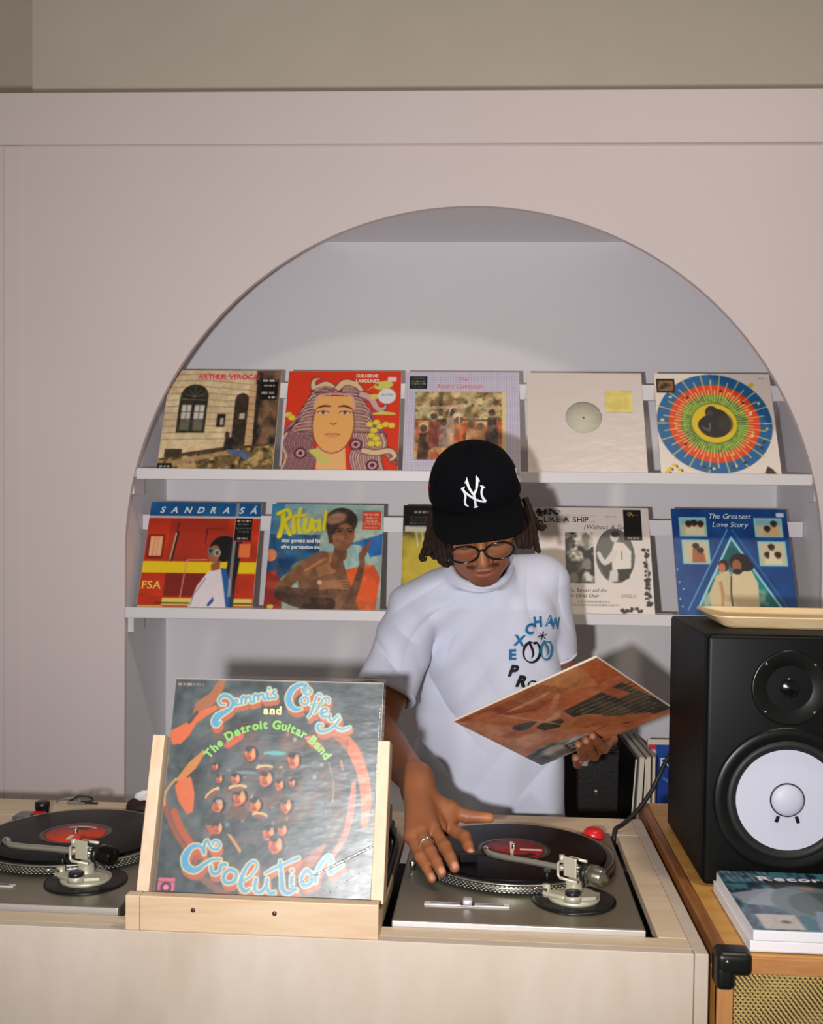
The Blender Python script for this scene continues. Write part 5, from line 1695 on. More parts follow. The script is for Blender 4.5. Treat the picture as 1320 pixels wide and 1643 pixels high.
# dark cloth with a white edge on the counter's back edge, half hidden by the stand
t = thing('folded_cloth', 'dark cloth with a white edge behind the wooden record stand', 'cloth', T(-.66, 1.975, CTC))
def lump(r, h, sd):
    rr = random.Random(sd)
    n = 28
    ph = [rr.uniform(0, 6) for _ in range(3)]
    v, f = [], []
    lv = [(1.0, .0004), (1.04, h * .25), (.95, h * .6), (.6, h * .92), (.0, h)]
    for q, z in lv:
        for k in range(n):
            a_ = 2 * PI * k / n
            w = 1 + .14 * math.sin(2 * a_ + ph[0]) + .09 * math.sin(3 * a_ + ph[1]) + .05 * math.sin(5 * a_ + ph[2])
            v.append((r * 1.3 * q * w * math.cos(a_), r * .7 * q * w * math.sin(a_), z * (1 + .12 * math.sin(3 * a_ + ph[1]))))
    for i in range(len(lv) - 1):
        f += [(i * n + k, i * n + (k + 1) % n, (i + 1) * n + (k + 1) % n, (i + 1) * n + k) for k in range(n)]
    return G().add(v, f, 0, True)
mesh_obj('dark_fold', lump(.034, .022, 2), mat('dark_maroon', (40, 14, 18), .7), t)
g = lump(.028, .018, 5)
g.v = [(x + .010, y + .004, z + .018) for x, y, z in g.v]
mesh_obj('white_fold', g, PAPER, t)

# ------------------------------------------------------------------ the man: smooth bodies from distance fields
def smin(a, b, k):
    h = np.clip(0.5 + 0.5 * (b - a) / k, 0, 1)
    return b * (1 - h) + a * h - k * h * (1 - h)
def smax(a, b, k):
    return -smin(-a, -b, k)
def sph(p, c, r):
    return np.sqrt(((p - np.array(c)) ** 2).sum(-1)) - r
def ell(p, c, r):
    q = (p - np.array(c)) / np.array(r)
    k0 = np.sqrt((q ** 2).sum(-1))
    k1 = np.sqrt(((q / np.array(r)) ** 2).sum(-1)) + 1e-9
    return k0 * (k0 - 1) / k1
def cap(p, a, b, ra, rb=None):
    rb = ra if rb is None else rb
    a, b = np.array(a, float), np.array(b, float)
    d = b - a
    t = np.clip(((p - a) @ d) / (d @ d), 0, 1)
    return np.sqrt(((p - a - t[..., None] * d) ** 2).sum(-1)) - (ra + (rb - ra) * t)

def surface(f, lo, hi, h, bs=16):
    """naive surface nets over blocks that hold the zero level"""
    lo, hi = np.array(lo, float), np.array(hi, float)
    nb = np.ceil((hi - lo) / (h * bs)).astype(int)
    n = nb * bs + 1
    D = np.full(tuple(n), 1.0, np.float32)
    bi = np.stack(np.meshgrid(*[np.arange(k) for k in nb], indexing='ij'), -1).reshape(-1, 3)
    cen = lo + (bi + .5) * bs * h
    dc = f(cen)
    rad = bs * h * 0.5 * 1.7321 * 1.25 + .006
    ax = np.arange(bs + 1)
    off = np.stack(np.meshgrid(ax, ax, ax, indexing='ij'), -1).reshape(-1, 3) * h
    for b, d in zip(bi, dc):
        s = tuple(slice(q * bs, q * bs + bs + 1) for q in b)
        if d > rad:
            continue
        if d < -rad:
            D[s] = np.minimum(D[s], -1.0)
            continue
        D[s] = f(lo + b * bs * h + off).reshape(bs + 1, bs + 1, bs + 1)
    S = D < 0
    nc = n - 1
    cid, pos, quads = [], [], []
    for a in range(3):
        s0 = [slice(None)] * 3
        s1 = [slice(None)] * 3
        s0[a], s1[a] = slice(0, -1), slice(1, None)
        E = np.argwhere(S[tuple(s0)] != S[tuple(s1)])
        e1, e2 = (a + 1) % 3, (a + 2) % 3
        E = E[(E[:, e1] > 0) & (E[:, e2] > 0) & (E[:, e1] < n[e1] - 1) & (E[:, e2] < n[e2] - 1)]
        F = E.copy()
        F[:, a] += 1
        d0, d1 = D[E[:, 0], E[:, 1], E[:, 2]], D[F[:, 0], F[:, 1], F[:, 2]]
        t = np.clip(d0 / (d0 - d1), 0, 1)
        P = E.astype(float)
        P[:, a] += t
        cells = []
        for u, v in ((-1, -1), (0, -1), (0, 0), (-1, 0)):
            c = E.copy()
            c[:, e1] += u
            c[:, e2] += v
            cells.append((c[:, 0] * nc[1] + c[:, 1]) * nc[2] + c[:, 2])
        for c in cells:
            cid.append(c)
            pos.append(P)
        q = np.stack(cells, -1)
        flip = d0 > 0
        q[flip] = q[flip][:, ::-1]
        quads.append(q)
    cid = np.concatenate(cid)
    pos = np.concatenate(pos)
    Q = np.concatenate(quads)
    u, inv = np.unique(cid, return_inverse=True)
    cnt = np.bincount(inv)
    V = np.stack([np.bincount(inv, pos[:, k]) / cnt for k in range(3)], -1) * h + lo
    return V, np.searchsorted(u, Q)

# head frame: x to camera right, y to the back of the head, z to the crown
HP, HR, HY = math.radians(36), math.radians(6), math.radians(2)
HC = np.array((-0.030, 2.088, 1.566))
_rx = np.array([[1, 0, 0], [0, math.cos(HP), -math.sin(HP)], [0, math.sin(HP), math.cos(HP)]])
_ry = np.array([[math.cos(HR), 0, -math.sin(HR)], [0, 1, 0], [math.sin(HR), 0, math.cos(HR)]])
_rz = np.array([[math.cos(HY), -math.sin(HY), 0], [math.sin(HY), math.cos(HY), 0], [0, 0, 1]])
HRM = _ry @ _rx @ _rz
def to_head(p):
    return (p - HC) @ HRM
def from_head(p):
    return np.asarray(p) @ HRM.T + HC
HM4 = Matrix([list(HRM[i]) + [HC[i]] for i in range(3)] + [[0, 0, 0, 1]])

def f_head(pw):
    p = to_head(pw)
    m = p.copy()
    m[..., 0] = np.abs(m[..., 0])
    d = ell(p, (0, .018, .035), (.074, .094, .083))
    d = smin(d, ell(p, (0, -.026, -.026), (.0625, .060, .082)), .03)
    d = smin(d, ell(p, (0, -.042, -.074), (.050, .042, .036)), .025)
    d = smin(d, ell(p, (0, -.070, -.096), (.026, .019, .018)), .02)
    d = smin(d, sph(m, (.036, -.060, -.024), .026), .02)
    d = smin(d, cap(m, (.0, -.080, .019), (.036, -.072, .019), .011), .012)
    d = smax(d, -ell(m, (.031, -.094, .000), (.017, .016, .011)), .008)
    d = smin(d, ell(m, (.031, -.076, -.001), (.0155, .0115, .0115)), .004)
    d = smin(d, ell(p, (0, -.070, -.062), (.032, .024, .026)), .015)
    d = smin(d, cap(p, (0, -.084, .010), (0, -.108, -.030), .0080, .0115), .010)
    d = smin(d, sph(m, (.0125, -.0965, -.034), .0085), .007)
    d = smax(d, -sph(m, (.0065, -.1035, -.0420), .0035), .003)
    d = smin(d, ell(m, (.007, -.0905, -.0575), (.017, .0095, .0062)), .004)
    d = smin(d, ell(p, (0, -.0905, -.0685), (.0195, .0105, .0078)), .004)
    d = smax(d, -cap(m, (0, -.1035, -.0628), (.021, -.0930, -.0632), .0018), .003)
    d = smin(d, ell(m, (.0755, .014, -.006), (.009, .018, .030)), .006)
    return d

FR = {  # right hand joints, wrist outward
    'index': ((-.0703, 1.725, 1.054), (-.0381, 1.688, 1.046), (-.0272, 1.655, 1.029)),
    'middle': ((-.0901, 1.672, 1.062), (-.0677, 1.628, 1.048), (-.0506, 1.5885, 1.029)),
    'ring': ((-.1079, 1.652, 1.062), (-.0888, 1.604, 1.047), (-.0696, 1.5665, 1.028)),
    'pinky': ((-.1220, 1.652, 1.055), (-.1054, 1.607, 1.038), (-.0843, 1.578, 1.014)),
}
WR = np.array((-.121, 1.770, 1.1113))
THR = ((-.098, 1.752, 1.094), (-.064, 1.742, 1.079), (-.036, 1.738, 1.0665), (.0025, 1.735, 1.066))
# the sleeve held in the left hand: its frame
HE1 = np.array((.8079, -.3765, .4534))
HE2 = np.array((.5650, .7134, -.4144))
HN = np.array((.1675, -.5910, -.7891))
HCN = np.array((.1467, 2.0116, 1.1892))
def held(a, b, n):
    return HCN + a * HE1 + b * HE2 + n * HN
FL = {
    'pinky': (held(-.088, .222, -.016), held(-.094, .196, .010), held(-.078, .160, .0105)),
    'ring': (held(-.068, .222, -.020), held(-.074, .190, .011), held(-.052, .140, .0115), held(-.040, .106, .0110)),
    'middle': (held(-.042, .220, -.022), held(-.048, .184, .012), held(-.032, .136, .0115), held(-.020, .102, .0110)),
    'index': (held(-.014, .212, -.022), held(-.016, .170, .012), held(-.008, .125, .0115), held(.000, .094, .0110)),
}
WL = np.array((.222, 2.262, 1.094))
THL = (held(-.050, .235, -.045), held(-.015, .205, -.042), held(.004, .165, -.024), held(.016, .130, -.0175))
EL = np.array((.168, 2.365, 1.140))
ER = np.array((-.228, 2.052, 1.138))

def f_handR(p):
    d = cap(p, WR + np.array((.0, .02, .004)), WR - np.array((0, .018, .008)), .0265, .025)
    kk = [np.array(FR[q][0]) for q in ('index', 'middle', 'ring', 'pinky')]
    for i_ in range(3):
        d = smin(d, cap(p, WR - np.array((0, .012, .008)), (kk[i_] + kk[i_ + 1]) / 2, .0185, .0128), .014)
    for nm, k in (('index', .0135), ('middle', .014), ('ring', .0132), ('pinky', .0120)):
        m = np.array(FR[nm][0])
        d = smin(d, cap(p, WR - np.array((0, .02, .010)), m, .016, k), .010)
    d = smin(d, cap(p, WR - np.array((0, .004, .014)), np.array(THR[1]) - np.array((0, 0, .006)), .016, .0130), .022)
    d = smin(d, cap(p, np.array(THR[1]) - np.array((0, 0, .006)), FR['index'][0], .0115, .0115), .020)
    fing = None
    for nm, r in (('index', .0100), ('middle', .0102), ('ring', .0096), ('pinky', .0084)):
        a, b, c = [np.array(q) for q in FR[nm]]
        mid = b + (c - b) * .55 + np.array((0, 0, .002))
        g = smin(cap(p, a, b, r * 1.22, r * 1.02), smin(cap(p, b, mid, r * 1.02, r * .92), cap(p, mid, c, r * .92, r * .80), .002), .003)
        g = smin(g, sph(p, b + np.array((0, 0, .0012)), r * 1.02), .003)
        d = smin(d, g, .0035)
        d = smin(d, sph(p, a + np.array((0, 0, .0025)), r * 1.12), .006)
    t = [np.array(q) for q in THR]
    g = smin(cap(p, t[0] - np.array((0, 0, .008)), t[1] - np.array((0, 0, .004)), .013, .0125), smin(cap(p, t[1] - np.array((0, 0, .004)), t[2], .0125, .0114), cap(p, t[2], t[3], .0115, .0082), .003), .006)
    d = smin(d, g, .006)
    return d

def f_handL(p):
    d = cap(p, WL, WL + (np.array(FL['middle'][0]) - WL) * .3, .024, .022)
    for nm, k in (('index', .0135), ('middle', .0135), ('ring', .013), ('pinky', .0115)):
        d = smin(d, cap(p, WL, FL[nm][0], .018, k), .010)
    for nm, r in (('index', .0098), ('middle', .0100), ('ring', .0094), ('pinky', .0084)):
        q = [np.array(x) for x in FL[nm]]
        g = None
        for i in range(len(q) - 1):
            w0, w1 = (1.15, 1.02, .95, .82)[i], (1.02, .95, .82, .8)[i]
            c = cap(p, q[i], q[i + 1], r * w0, r * w1)
            g = c if g is None else smin(g, c, .003)
        d = smin(d, g, .003)
    t = [np.array(x) for x in THL]
    g = smin(cap(p, t[0], t[1], .016, .0135), smin(cap(p, t[1], t[2], .0125, .0115), cap(p, t[2], t[3], .011, .009), .003), .006)
    return smin(d, g, .006)

SHR, SHL = np.array((-.158, 2.214, 1.372)), np.array((.106, 2.262, 1.428))
def f_armR(p):
    d = cap(p, SHR, ER, .048, .039)
    mid = ER + (WR - ER) * .32
    d = smin(d, smin(cap(p, ER, mid, .038, .0385), cap(p, mid, WR, .0385, .0265), .01), .012)
    return d
def f_armL(p):
    d = cap(p, SHL, EL, .046, .038)
    mid = EL + (WL - EL) * .35
    return smin(d, smin(cap(p, EL, mid, .037, .037), cap(p, mid, WL, .037, .025), .01), .012)

TZ = [.84, 1.00, 1.15, 1.30, 1.38, 1.44]
TCX = [.006, .004, .000, -.012, -.020, -.026]
TCY = [2.312, 2.310, 2.300, 2.277, 2.252, 2.235]
TA = [.166, .162, .157, .163, .160, .128]
TB = [.114, .111, .107, .112, .104, .080]
def torso(p, grow, z0, z1):
    z = p[..., 2]
    cx, cy = np.interp(z, TZ, TCX), np.interp(z, TZ, TCY)
    a, b = np.interp(z, TZ, TA) + grow, np.interp(z, TZ, TB) + grow
    e = 2.35
    r = (np.abs((p[..., 0] - cx) / a) ** e + np.abs((p[..., 1] - cy) / b) ** e) ** (1 / e)
    d = (r - 1) * np.minimum(a, b)
    return smax(smax(d, z0 - z, .02), z - z1, .06)
NB0, NB1 = np.array((-.028, 2.155, 1.520)), np.array((-.028, 2.236, 1.425))
def f_torso(p):
    d = torso(p, -.024, .965, 1.435)
    d = smin(d, cap(p, NB1, SHR, .050, .045), .03)
    d = smin(d, cap(p, NB1, SHL, .050, .045), .03)
    return smin(d, cap(p, NB0, NB1, .052, .058), .025)

GROUPS = [(f_head, HC, .16), (f_torso, np.array((-.02, 2.27, 1.24)), .40), (f_armR, (SHR + WR) / 2, .36), (f_armL, (SHL + EL) / 2 + np.array((.02, 0, -.02)), .30), (f_handR, np.array((-.075, 1.68, 1.065)), .15), (f_handL, np.array((.20, 2.18, 1.10)), .16)]
def f_body(p):
    c = p.mean(0)
    ext = np.sqrt(((p - c) ** 2).sum(-1)).max()
    ks = {0: .015, 1: .015, 2: .02, 3: .02, 4: .012, 5: .012}
    d = None
    for i, (fn, gc, gr) in enumerate(GROUPS):
        if np.linalg.norm(c - gc) > gr + ext + .05 and ext < .3:
            continue
        q = fn(p)
        d = q if d is None else smin(d, q, ks[i])
    return np.full(len(p), .5) if d is None else d

man = thing('person', 'man in white t-shirt, navy cap and glasses leaning over the right turntable', 'person', T(0, 2.31, 0))
MI = T(0, -2.31, 0)
def body_mesh(name, V, F, m, cols=None):
    me = quad_mesh(name, V - np.array((0, 2.31, 0)), F, True)
    me.materials.append(m)
    if cols is not None:
        at = me.color_attributes.new('Col', 'FLOAT_COLOR', 'POINT')
        arr = np.ones((len(V), 4), np.float32)
        arr[:, :3] = cols
        at.data.foreach_set('color', arr.ravel())
    o = bpy.data.objects.new(name, me)
    COL.objects.link(o)
    o.parent = man
    return o
V, F = surface(f_body, (-.31, 1.53, .93), (.31, 2.47, 1.70), .0023)

def sst(x, a, b):
    t = np.clip((x - a) / (b - a), 0, 1)
    return t * t * (3 - 2 * t)
def skin_colours(V):
    base = lin((148, 90, 57))
    c = np.tile(base, (len(V), 1))
    rs = np.random.RandomState(3)
    hv = to_head(V)
    ax = np.abs(hv[:, 0])
    def mixin(mask, rgb, a=1.0):
        nonlocal c
        m = (mask * a)[:, None]
        c = c * (1 - m) + lin(rgb) * m
    near = (np.linalg.norm(hv, axis=1) < .17)
    x, y, z = hv[:, 0], hv[:, 1], hv[:, 2]
    f = near & (y < -.05)
    fm = f.astype(float)
    # forehead shaded skin tone stays plain; cheeks a little warmer
    mixin(fm * np.exp(-(((ax - .035) / .02) ** 2 + ((z + .03) / .02) ** 2)), (172, 100, 62), .5)
    mixin(fm * np.exp(-((ax / .01) ** 2 + ((z + .02) / .03) ** 2)), (178, 112, 74), .4)
    # lips
    lipu = fm * np.exp(-((ax / .019) ** 4)) * np.exp(-(((z + .0580 - .0015 * np.cos(ax * 300)) / .0052) ** 4))
    lipl = fm * np.exp(-((ax / .018) ** 4)) * np.exp(-(((z + .0690) / .0068) ** 4))
    mixin(lipu * (y < -.086), (140, 78, 66), .9)
    mixin(lipl * (y < -.086), (168, 92, 80), .9)
    mixin(fm * np.exp(-((ax / .021) ** 4)) * np.exp(-(((z + .0630) / .0016) ** 2)), (70, 34, 30), .9)
    # moustache, goatee, stubble
    zm = -.0478 - .35 * np.maximum(ax - .012, 0)
    mixin(fm * (ax < .032) * np.exp(-(((z - zm) / .0048) ** 2)) * sst(ax, .000, .005), (36, 22, 18), .92)
    mixin(fm * (y < -.06) * np.exp(-((ax / .012) ** 2)) * np.exp(-(((z + .085) / .010) ** 2)), (60, 36, 26), .45)
    mixin(near * sst(-z, .082, .105) * sst(-y, .02, .05) * (ax < .05), (66, 40, 28), .55)
    # brows and lash lines
    zb = .0235 - 2.2 * (ax - .030) ** 2 * 10
    mixin(fm * (ax > .010) * (ax < .052) * np.exp(-(((z - zb) / .0040) ** 2)), (36, 24, 20), .9)
    mixin(fm * (ax > .016) * (ax < .046) * np.exp(-(((z + .0090 - (ax - .031) ** 2 * 14) / .0016) ** 2)), (24, 16, 14), .95)
    mixin(near * (y > -.06) * sst(z, .0, .03), (44, 28, 22), .9)
    # nails and fingertips
    for dct in (FR, FL):
        for nm, q in dct.items():
            t, pq = np.array(q[-1]), np.array(q[-2])
            dv = (t - pq) / np.linalg.norm(t - pq)
            up = np.array((0, -.3, .95)) if dct is FR else HN
            nail = t + dv * .002 + up * .0065
            r = np.linalg.norm(V - nail, axis=1)
            mixin(np.exp(-(r / .0055) ** 4), (206, 150, 124), .8)
            kn = np.linalg.norm(V - (pq + up * .008), axis=1)
            mixin(np.exp(-(kn / .007) ** 2), (124, 72, 44), .5)
    for q in (THR, THL):
        r = np.linalg.norm(V - np.array(q[-1]), axis=1)
        mixin(np.exp(-(r / .016) ** 4), (196, 124, 84), .5)
    n = np.sin(V[:, 0] * 90 + V[:, 2] * 60) * np.sin(V[:, 1] * 80 + 2) * .5
    c *= (1 + .05 * n)[:, None]
    return np.clip(c * 1.0, 0, .9)
body_mesh('body', V, F, SKIN, skin_colours(V))

# ---- t-shirt
SER, SEL = np.array((-.213, 2.103, 1.207)), np.array((.139, 2.313, 1.264))
# neckline ring: centre, half axes
NRC, NRA, NRV = np.array((-.024, 2.196, 1.462)), .063, np.array((-.004, .067, .040))
_nl = np.linalg.norm(NRV)
NRN = np.cross(np.array((1, 0, 0)), NRV / _nl)
def neck_coords(p):
    q = p - NRC
    return q[..., 0], q @ (NRV / _nl), q @ NRN
def f_shirt(p):
    x, y, z = p[..., 0], p[..., 1], p[..., 2]
    d = torso(p, 0.0, .86, 1.455)
    d = smin(d, cap(p, NB1 + np.array((0, .005, .0)), SHR + np.array((.01, 0, .004)), .060, .060), .03)
    d = smin(d, cap(p, NB1 + np.array((0, .005, .0)), SHL + np.array((-.01, 0, .004)), .060, .060), .03)
    def sleeve_(a, e, r0, r1, k):
        dr = (e - a) / np.linalg.norm(e - a)
        s = cap(p, a, e + dr * .03, r0, r1)
        s = smax(s, (p - e) @ dr, .004)
        inn = cap(p, e - dr * .002, e + dr * .05, r1 - .0095)
        return s, inn
    s1, i1 = sleeve_(SHR, SER, .062, .062, .03)
    s2, i2 = sleeve_(SHL, SEL, .062, .049, .03)
    d = smin(d, s1, .010)
    d = smin(d, s2, .006)
    # collar stand
    nx_, ny_, nz_ = neck_coords(p)
    rr_ = np.sqrt((nx_ / NRA) ** 2 + (ny_ / _nl) ** 2)
    tor = np.sqrt(((rr_ - 1) * .070) ** 2 + nz_ ** 2) - .008
    d = smin(d, tor, .022)
    # drape: long soft folds
    w = .0036 * np.sin(62 * x + 26 * z + 4 * np.sin(9 * z)) * sst(1.40 - z, 0, .35)
    w += .0062 * np.sin(34 * (x + .25) - 55 * (z - 1.2) + 3 * np.sin(14 * x)) * np.exp(-((x + .10) / .09) ** 2 - ((z - 1.27) / .13) ** 2)
    w += .0050 * np.sin(48 * (x - .1) + 50 * (z - 1.3)) * np.exp(-((x - .14) / .05) ** 2 - ((z - 1.30) / .10) ** 2)
    w += .0030 * np.sin(75 * z + 30 * x) * np.exp(-((x + .21) / .06) ** 2)
    w += .0040 * np.sin(40 * x - 90 * (z - 1.4)) * np.exp(-((x + .10) / .06) ** 2 - ((z - 1.42) / .05) ** 2)
    def crease(ph, A):
        return A * (1 - np.sqrt(np.abs(np.sin(ph)) + 1e-4))
    mA = np.exp(-((x + .125) / .055) ** 2 - ((z - 1.345) / .085) ** 2)
    w += crease(38 * (x + .10) - 30 * (z - 1.35) + 1.5 * np.sin(20 * z), .0115) * mA
    mB = np.exp(-((x + .085) / .075) ** 2 - ((z - 1.17) / .13) ** 2)
    w += crease(26 * (x + .05) + 16 * (z - 1.15) + .8 * np.sin(11 * z + 1), .0085) * mB
    mC = np.exp(-((x - .115) / .05) ** 2 - ((z - 1.37) / .08) ** 2)
    w += crease(46 * (x - .1) + 14 * (z - 1.35) + .7 * np.sin(24 * z), .0100) * mC
    mD = np.exp(-((x + .20) / .05) ** 2 - ((z - 1.28) / .07) ** 2)
    w += crease(24 * (x + .2) + 40 * (z - 1.28) + .8 * np.sin(30 * x), .0100) * mD
    mE = np.exp(-((x - .06) / .10) ** 2 - ((z - 1.06) / .09) ** 2)
    w += crease(20 * (x - .02) - 22 * (z - 1.05) + .9 * np.sin(13 * x), .0060) * mE
    w *= sst(np.abs(nz_) + np.maximum(rr_ - 1, 0) * .07, .012, .05)
    d = d + w
    d = np.maximum(d, -i1)
    d = np.maximum(d, -i2)
    hole = np.maximum((rr_ - .90) * .068, -(nz_ + .012))
    d = smax(d, -hole, .004)
    return d
V, F = surface(f_shirt, (-.32, 2.02, .84), (.22, 2.46, 1.54), .0032)
for _ in range(0):
    pass
shirt = body_mesh('t_shirt', V, F, SHIRT)
bvh = BVHTree.FromPolygons([tuple(v) for v in V], [tuple(int(i) for i in f) for f in F])

# ribbed collar ring
ring = []
for k in range(48):
    a = 2 * PI * k / 48
    q = NRC + np.array((1, 0, 0)) * NRA * math.cos(a) + NRV * math.sin(a) + NRN * .0060
    ring.append(tuple(Vector(q) - Vector((0, 2.31, 0))))
mesh_obj('collar', G().tube(ring, .0082, 12, closed=True), SHIRT, shirt)
# sleeve hems
for a, e, r in ((SHR, SER, .0622), (SHL, SEL, .0492)):
    dr = Vector(e - a).normalized()
    p1 = dr.cross(Vector((0, 1, 0))).normalized()
    p2 = dr.cross(p1)
    for off in (.004,):
        rg = [tuple(Vector(e) - dr * off + p1 * r * math.cos(2 * PI * k / 48) + p2 * r * math.sin(2 * PI * k / 48) - Vector((0, 2.31, 0))) for k in range(48)]
        mesh_obj('sleeve_hem', G().tube(rg, .0032, 8, closed=True), SHIRT, shirt)

# ---- printed chest lettering, laid onto the cloth
def lay(g, off=.0030):
    out = []
    for x, y, z in g.v:
        hit = bvh.ray_cast(Vector((x, 1.6, z)), Vector((0, 1, 0)))
        if hit[0] is None:
            out.append((x, -.10, z))
        else:
            q = hit[0] + hit[1] * (off if hit[1].y < 0 else -off)
            out.append((q.x, q.y - 2.31, q.z))
    g.v = out
    return g
def chest():
    g = G()
    blue, ink = (30, 108, 158), (14, 14, 26)
    def L(ch, x, z, s, rgb, rot=0.0, shear=0.0, bold=.05, sx=1.0):
        put_text(g, ch, x - .5 * sx * s * .55, z - s * .35, s, rgb, rot, shear, bold, gain=1.0, sx=sx)
    L('E', .0461, 1.2855, .030, blue, .03)
    L('X', .0525, 1.3170, .030, blue, -.10, sx=.9)
    L('C', .0745, 1.3420, .030, blue, -.22, sx=.9)
    L('H', .0950, 1.3535, .030, blue, .10, sx=.85)
    L('A', .1165, 1.3560, .030, blue, -.05, sx=.8)
    L('N', .1310, 1.3500, .030, blue, -.15, sx=.6)
    L('P', .0445, 1.2520, .032, ink, -.08, .25, .06)
    L('R', .0600, 1.2300, .032, ink, -.12, .25, .06)
    L('O', .0840, 1.2180, .030, ink, .1, .1, .01)
    g.v = [(x, 0, y) for x, y, _ in g.v]
    # star, and the two big ornate rings as brushed strokes
    def stroke(pts, w, rgb, sub=6):
        P, ws = spline([Vector((a, 0, b)) for a, b in pts], list(w) if hasattr(w, '__len__') else [w] * len(pts), sub)
        v, f = [], []
        for i, p in enumerate(P):
            t = (P[min(i + 1, len(P) - 1)] - P[max(i - 1, 0)]).normalized()
            n = Vector((-t.z, 0, t.x)) * ws[i] / 2
            v += [tuple(p + n), tuple(p - n)]
        f = [(2 * i, 2 * i + 1, 2 * i + 3, 2 * i + 2) for i in range(len(P) - 1)]
        g.add(v, f, 0, False, None, np.clip(lin(rgb), 0, .9))
    cx, cz = .1055, 1.3235
    for k in range(3):
        a = PI * k / 3 + .25
        stroke([(cx - .0105 * math.cos(a), cz - .0105 * math.sin(a)), (cx, cz), (cx + .0105 * math.cos(a), cz + .0105 * math.sin(a))], [.0022, .0030, .0022], ink, 2)
    def gothic(cx, cz, w, h, rgb):
        an = np.linspace(PI * .55, PI * 2.42, 16)
        stroke([(cx + w * math.cos(a), cz + h * math.sin(a)) for a in an], [.002 + .0042 * abs(math.sin((a - .5) * .9)) for a in an], rgb, 3)
        stroke([(cx - .006, cz + h * .95), (cx + .000, cz + h * .4), (cx + .0035, cz - h * .25), (cx - .001, cz - h * .6)], [.005, .005, .0045, .001], rgb, 4)
        stroke([(cx - .003, cz + h * 1.02), (cx + .006, cz + h * .8), (cx + .010, cz + h * .98)], [.001, .004, .002], rgb, 4)
    gothic(.0840, 1.2905, .0170, .0215, ink)
    gothic(.1150, 1.2920, .0120, .0190, (40, 120, 150))
    return lay(g)
mesh_obj('chest_print', chest(), PRINT, shirt)

# ---- trousers and shoes (below the counter)
def f_legs(p):
    d = ell(p, (.004, 2.315, .90), (.150, .105, .13))
    for s in (-1, 1):
        hip, kn, an = np.array((.004 + s * .075, 2.315, .86)), np.array((.004 + s * .085, 2.300, .50)), np.array((.004 + s * .09, 2.325, .10))
        d = smin(d, smin(cap(p, hip, kn, .090, .066), cap(p, kn, an, .066, .058), .02), .03)
    return np.maximum(d, .045 - p[..., 2])
V, F = surface(f_legs, (-.21, 2.15, .03), (.22, 2.46, 1.06), .009)
body_mesh('trousers', V, F, DENIM)
for s in (-1, 1):
    def f_shoe(p, s=s):
        d = smin(ell(p, (.004 + s * .092, 2.28, .045), (.045, .105, .045)), ell(p, (.004 + s * .092, 2.33, .06), (.042, .06, .05)), .02)
        return np.maximum(d, .0015 - p[..., 2])
    V, F = surface(f_shoe, (.004 + s * .092 - .06, 2.15, -.02), (.004 + s * .092 + .06, 2.42, .13), .006)
    body_mesh('shoe', V, F, RUBBER)

# ---- cap
def cap_profile():
    g = G()
    nu, nv = 72, 18
    v, f = [], []
    for j in range(nv + 1):
        t = j / nv
        for i in range(nu):
            a = 2 * PI * i / nu
            ca, sa = math.cos(a), math.sin(a)       # a=-pi/2 is the front
            rim = .050 - .028 * sa + 0.004          # the band: higher in front
            rx, ry = .0905, .1085
            ph = t * PI / 2
            cr = math.cos(ph) ** .62 if t < 1 else 0.0
            seam = 1 + .004 * (abs(math.sin(3 * (a - PI / 2))) ** .5 - 1)
            top = .1500 + .006 * (-sa) * (1 - t)
            z = rim + (top - rim) * math.sin(ph) ** .94
            front = 1 + .03 * max(0, -sa) * math.sin(ph * 2)
            v.append((rx * cr * ca * seam, .012 + ry * cr * sa * seam * front, z))
    for j in range(nv):
        for i in range(nu):
            f.append((j * nu + i, j * nu + (i + 1) % nu, (j + 1) * nu + (i + 1) % nu, (j + 1) * nu + i))
    g.add(v, f, 0, True)
    return g
HL = T(0, -2.31, 0) @ HM4     # head frame in the man's own frame
cg = cap_profile()
crown_v = list(cg.v)
crown_f = list(cg.f)
crown = mesh_obj('cap', cg, NAVY, man, HL)
cbvh = BVHTree.FromPolygons(crown_v, crown_f)
for k in range(3):
    pts = []
    for i in range(25):
        a = PI / 2 + PI * k / 3
        th = PI * i / 24
        d = Vector((math.cos(a) * math.cos(th), math.sin(a) * math.cos(th), math.sin(th) * .9))
        o_ = Vector((0, .012, .075))
        h_ = cbvh.ray_cast(o_, d)
        if h_[0] is not None:
            pts.append(tuple(h_[0] + d.normalized() * .0002))
    if len(pts) > 2:
        mesh_obj('panel_seam', G().tube(pts, .0009, 6), NAVY, crown)
mesh_obj('top_button', G().lathe([(0, 0), (.008, 0), (.0075, .003), (.004, .0052), (0, .0056)], 24, M=T(0, .012, .1490)), NAVY, crown)
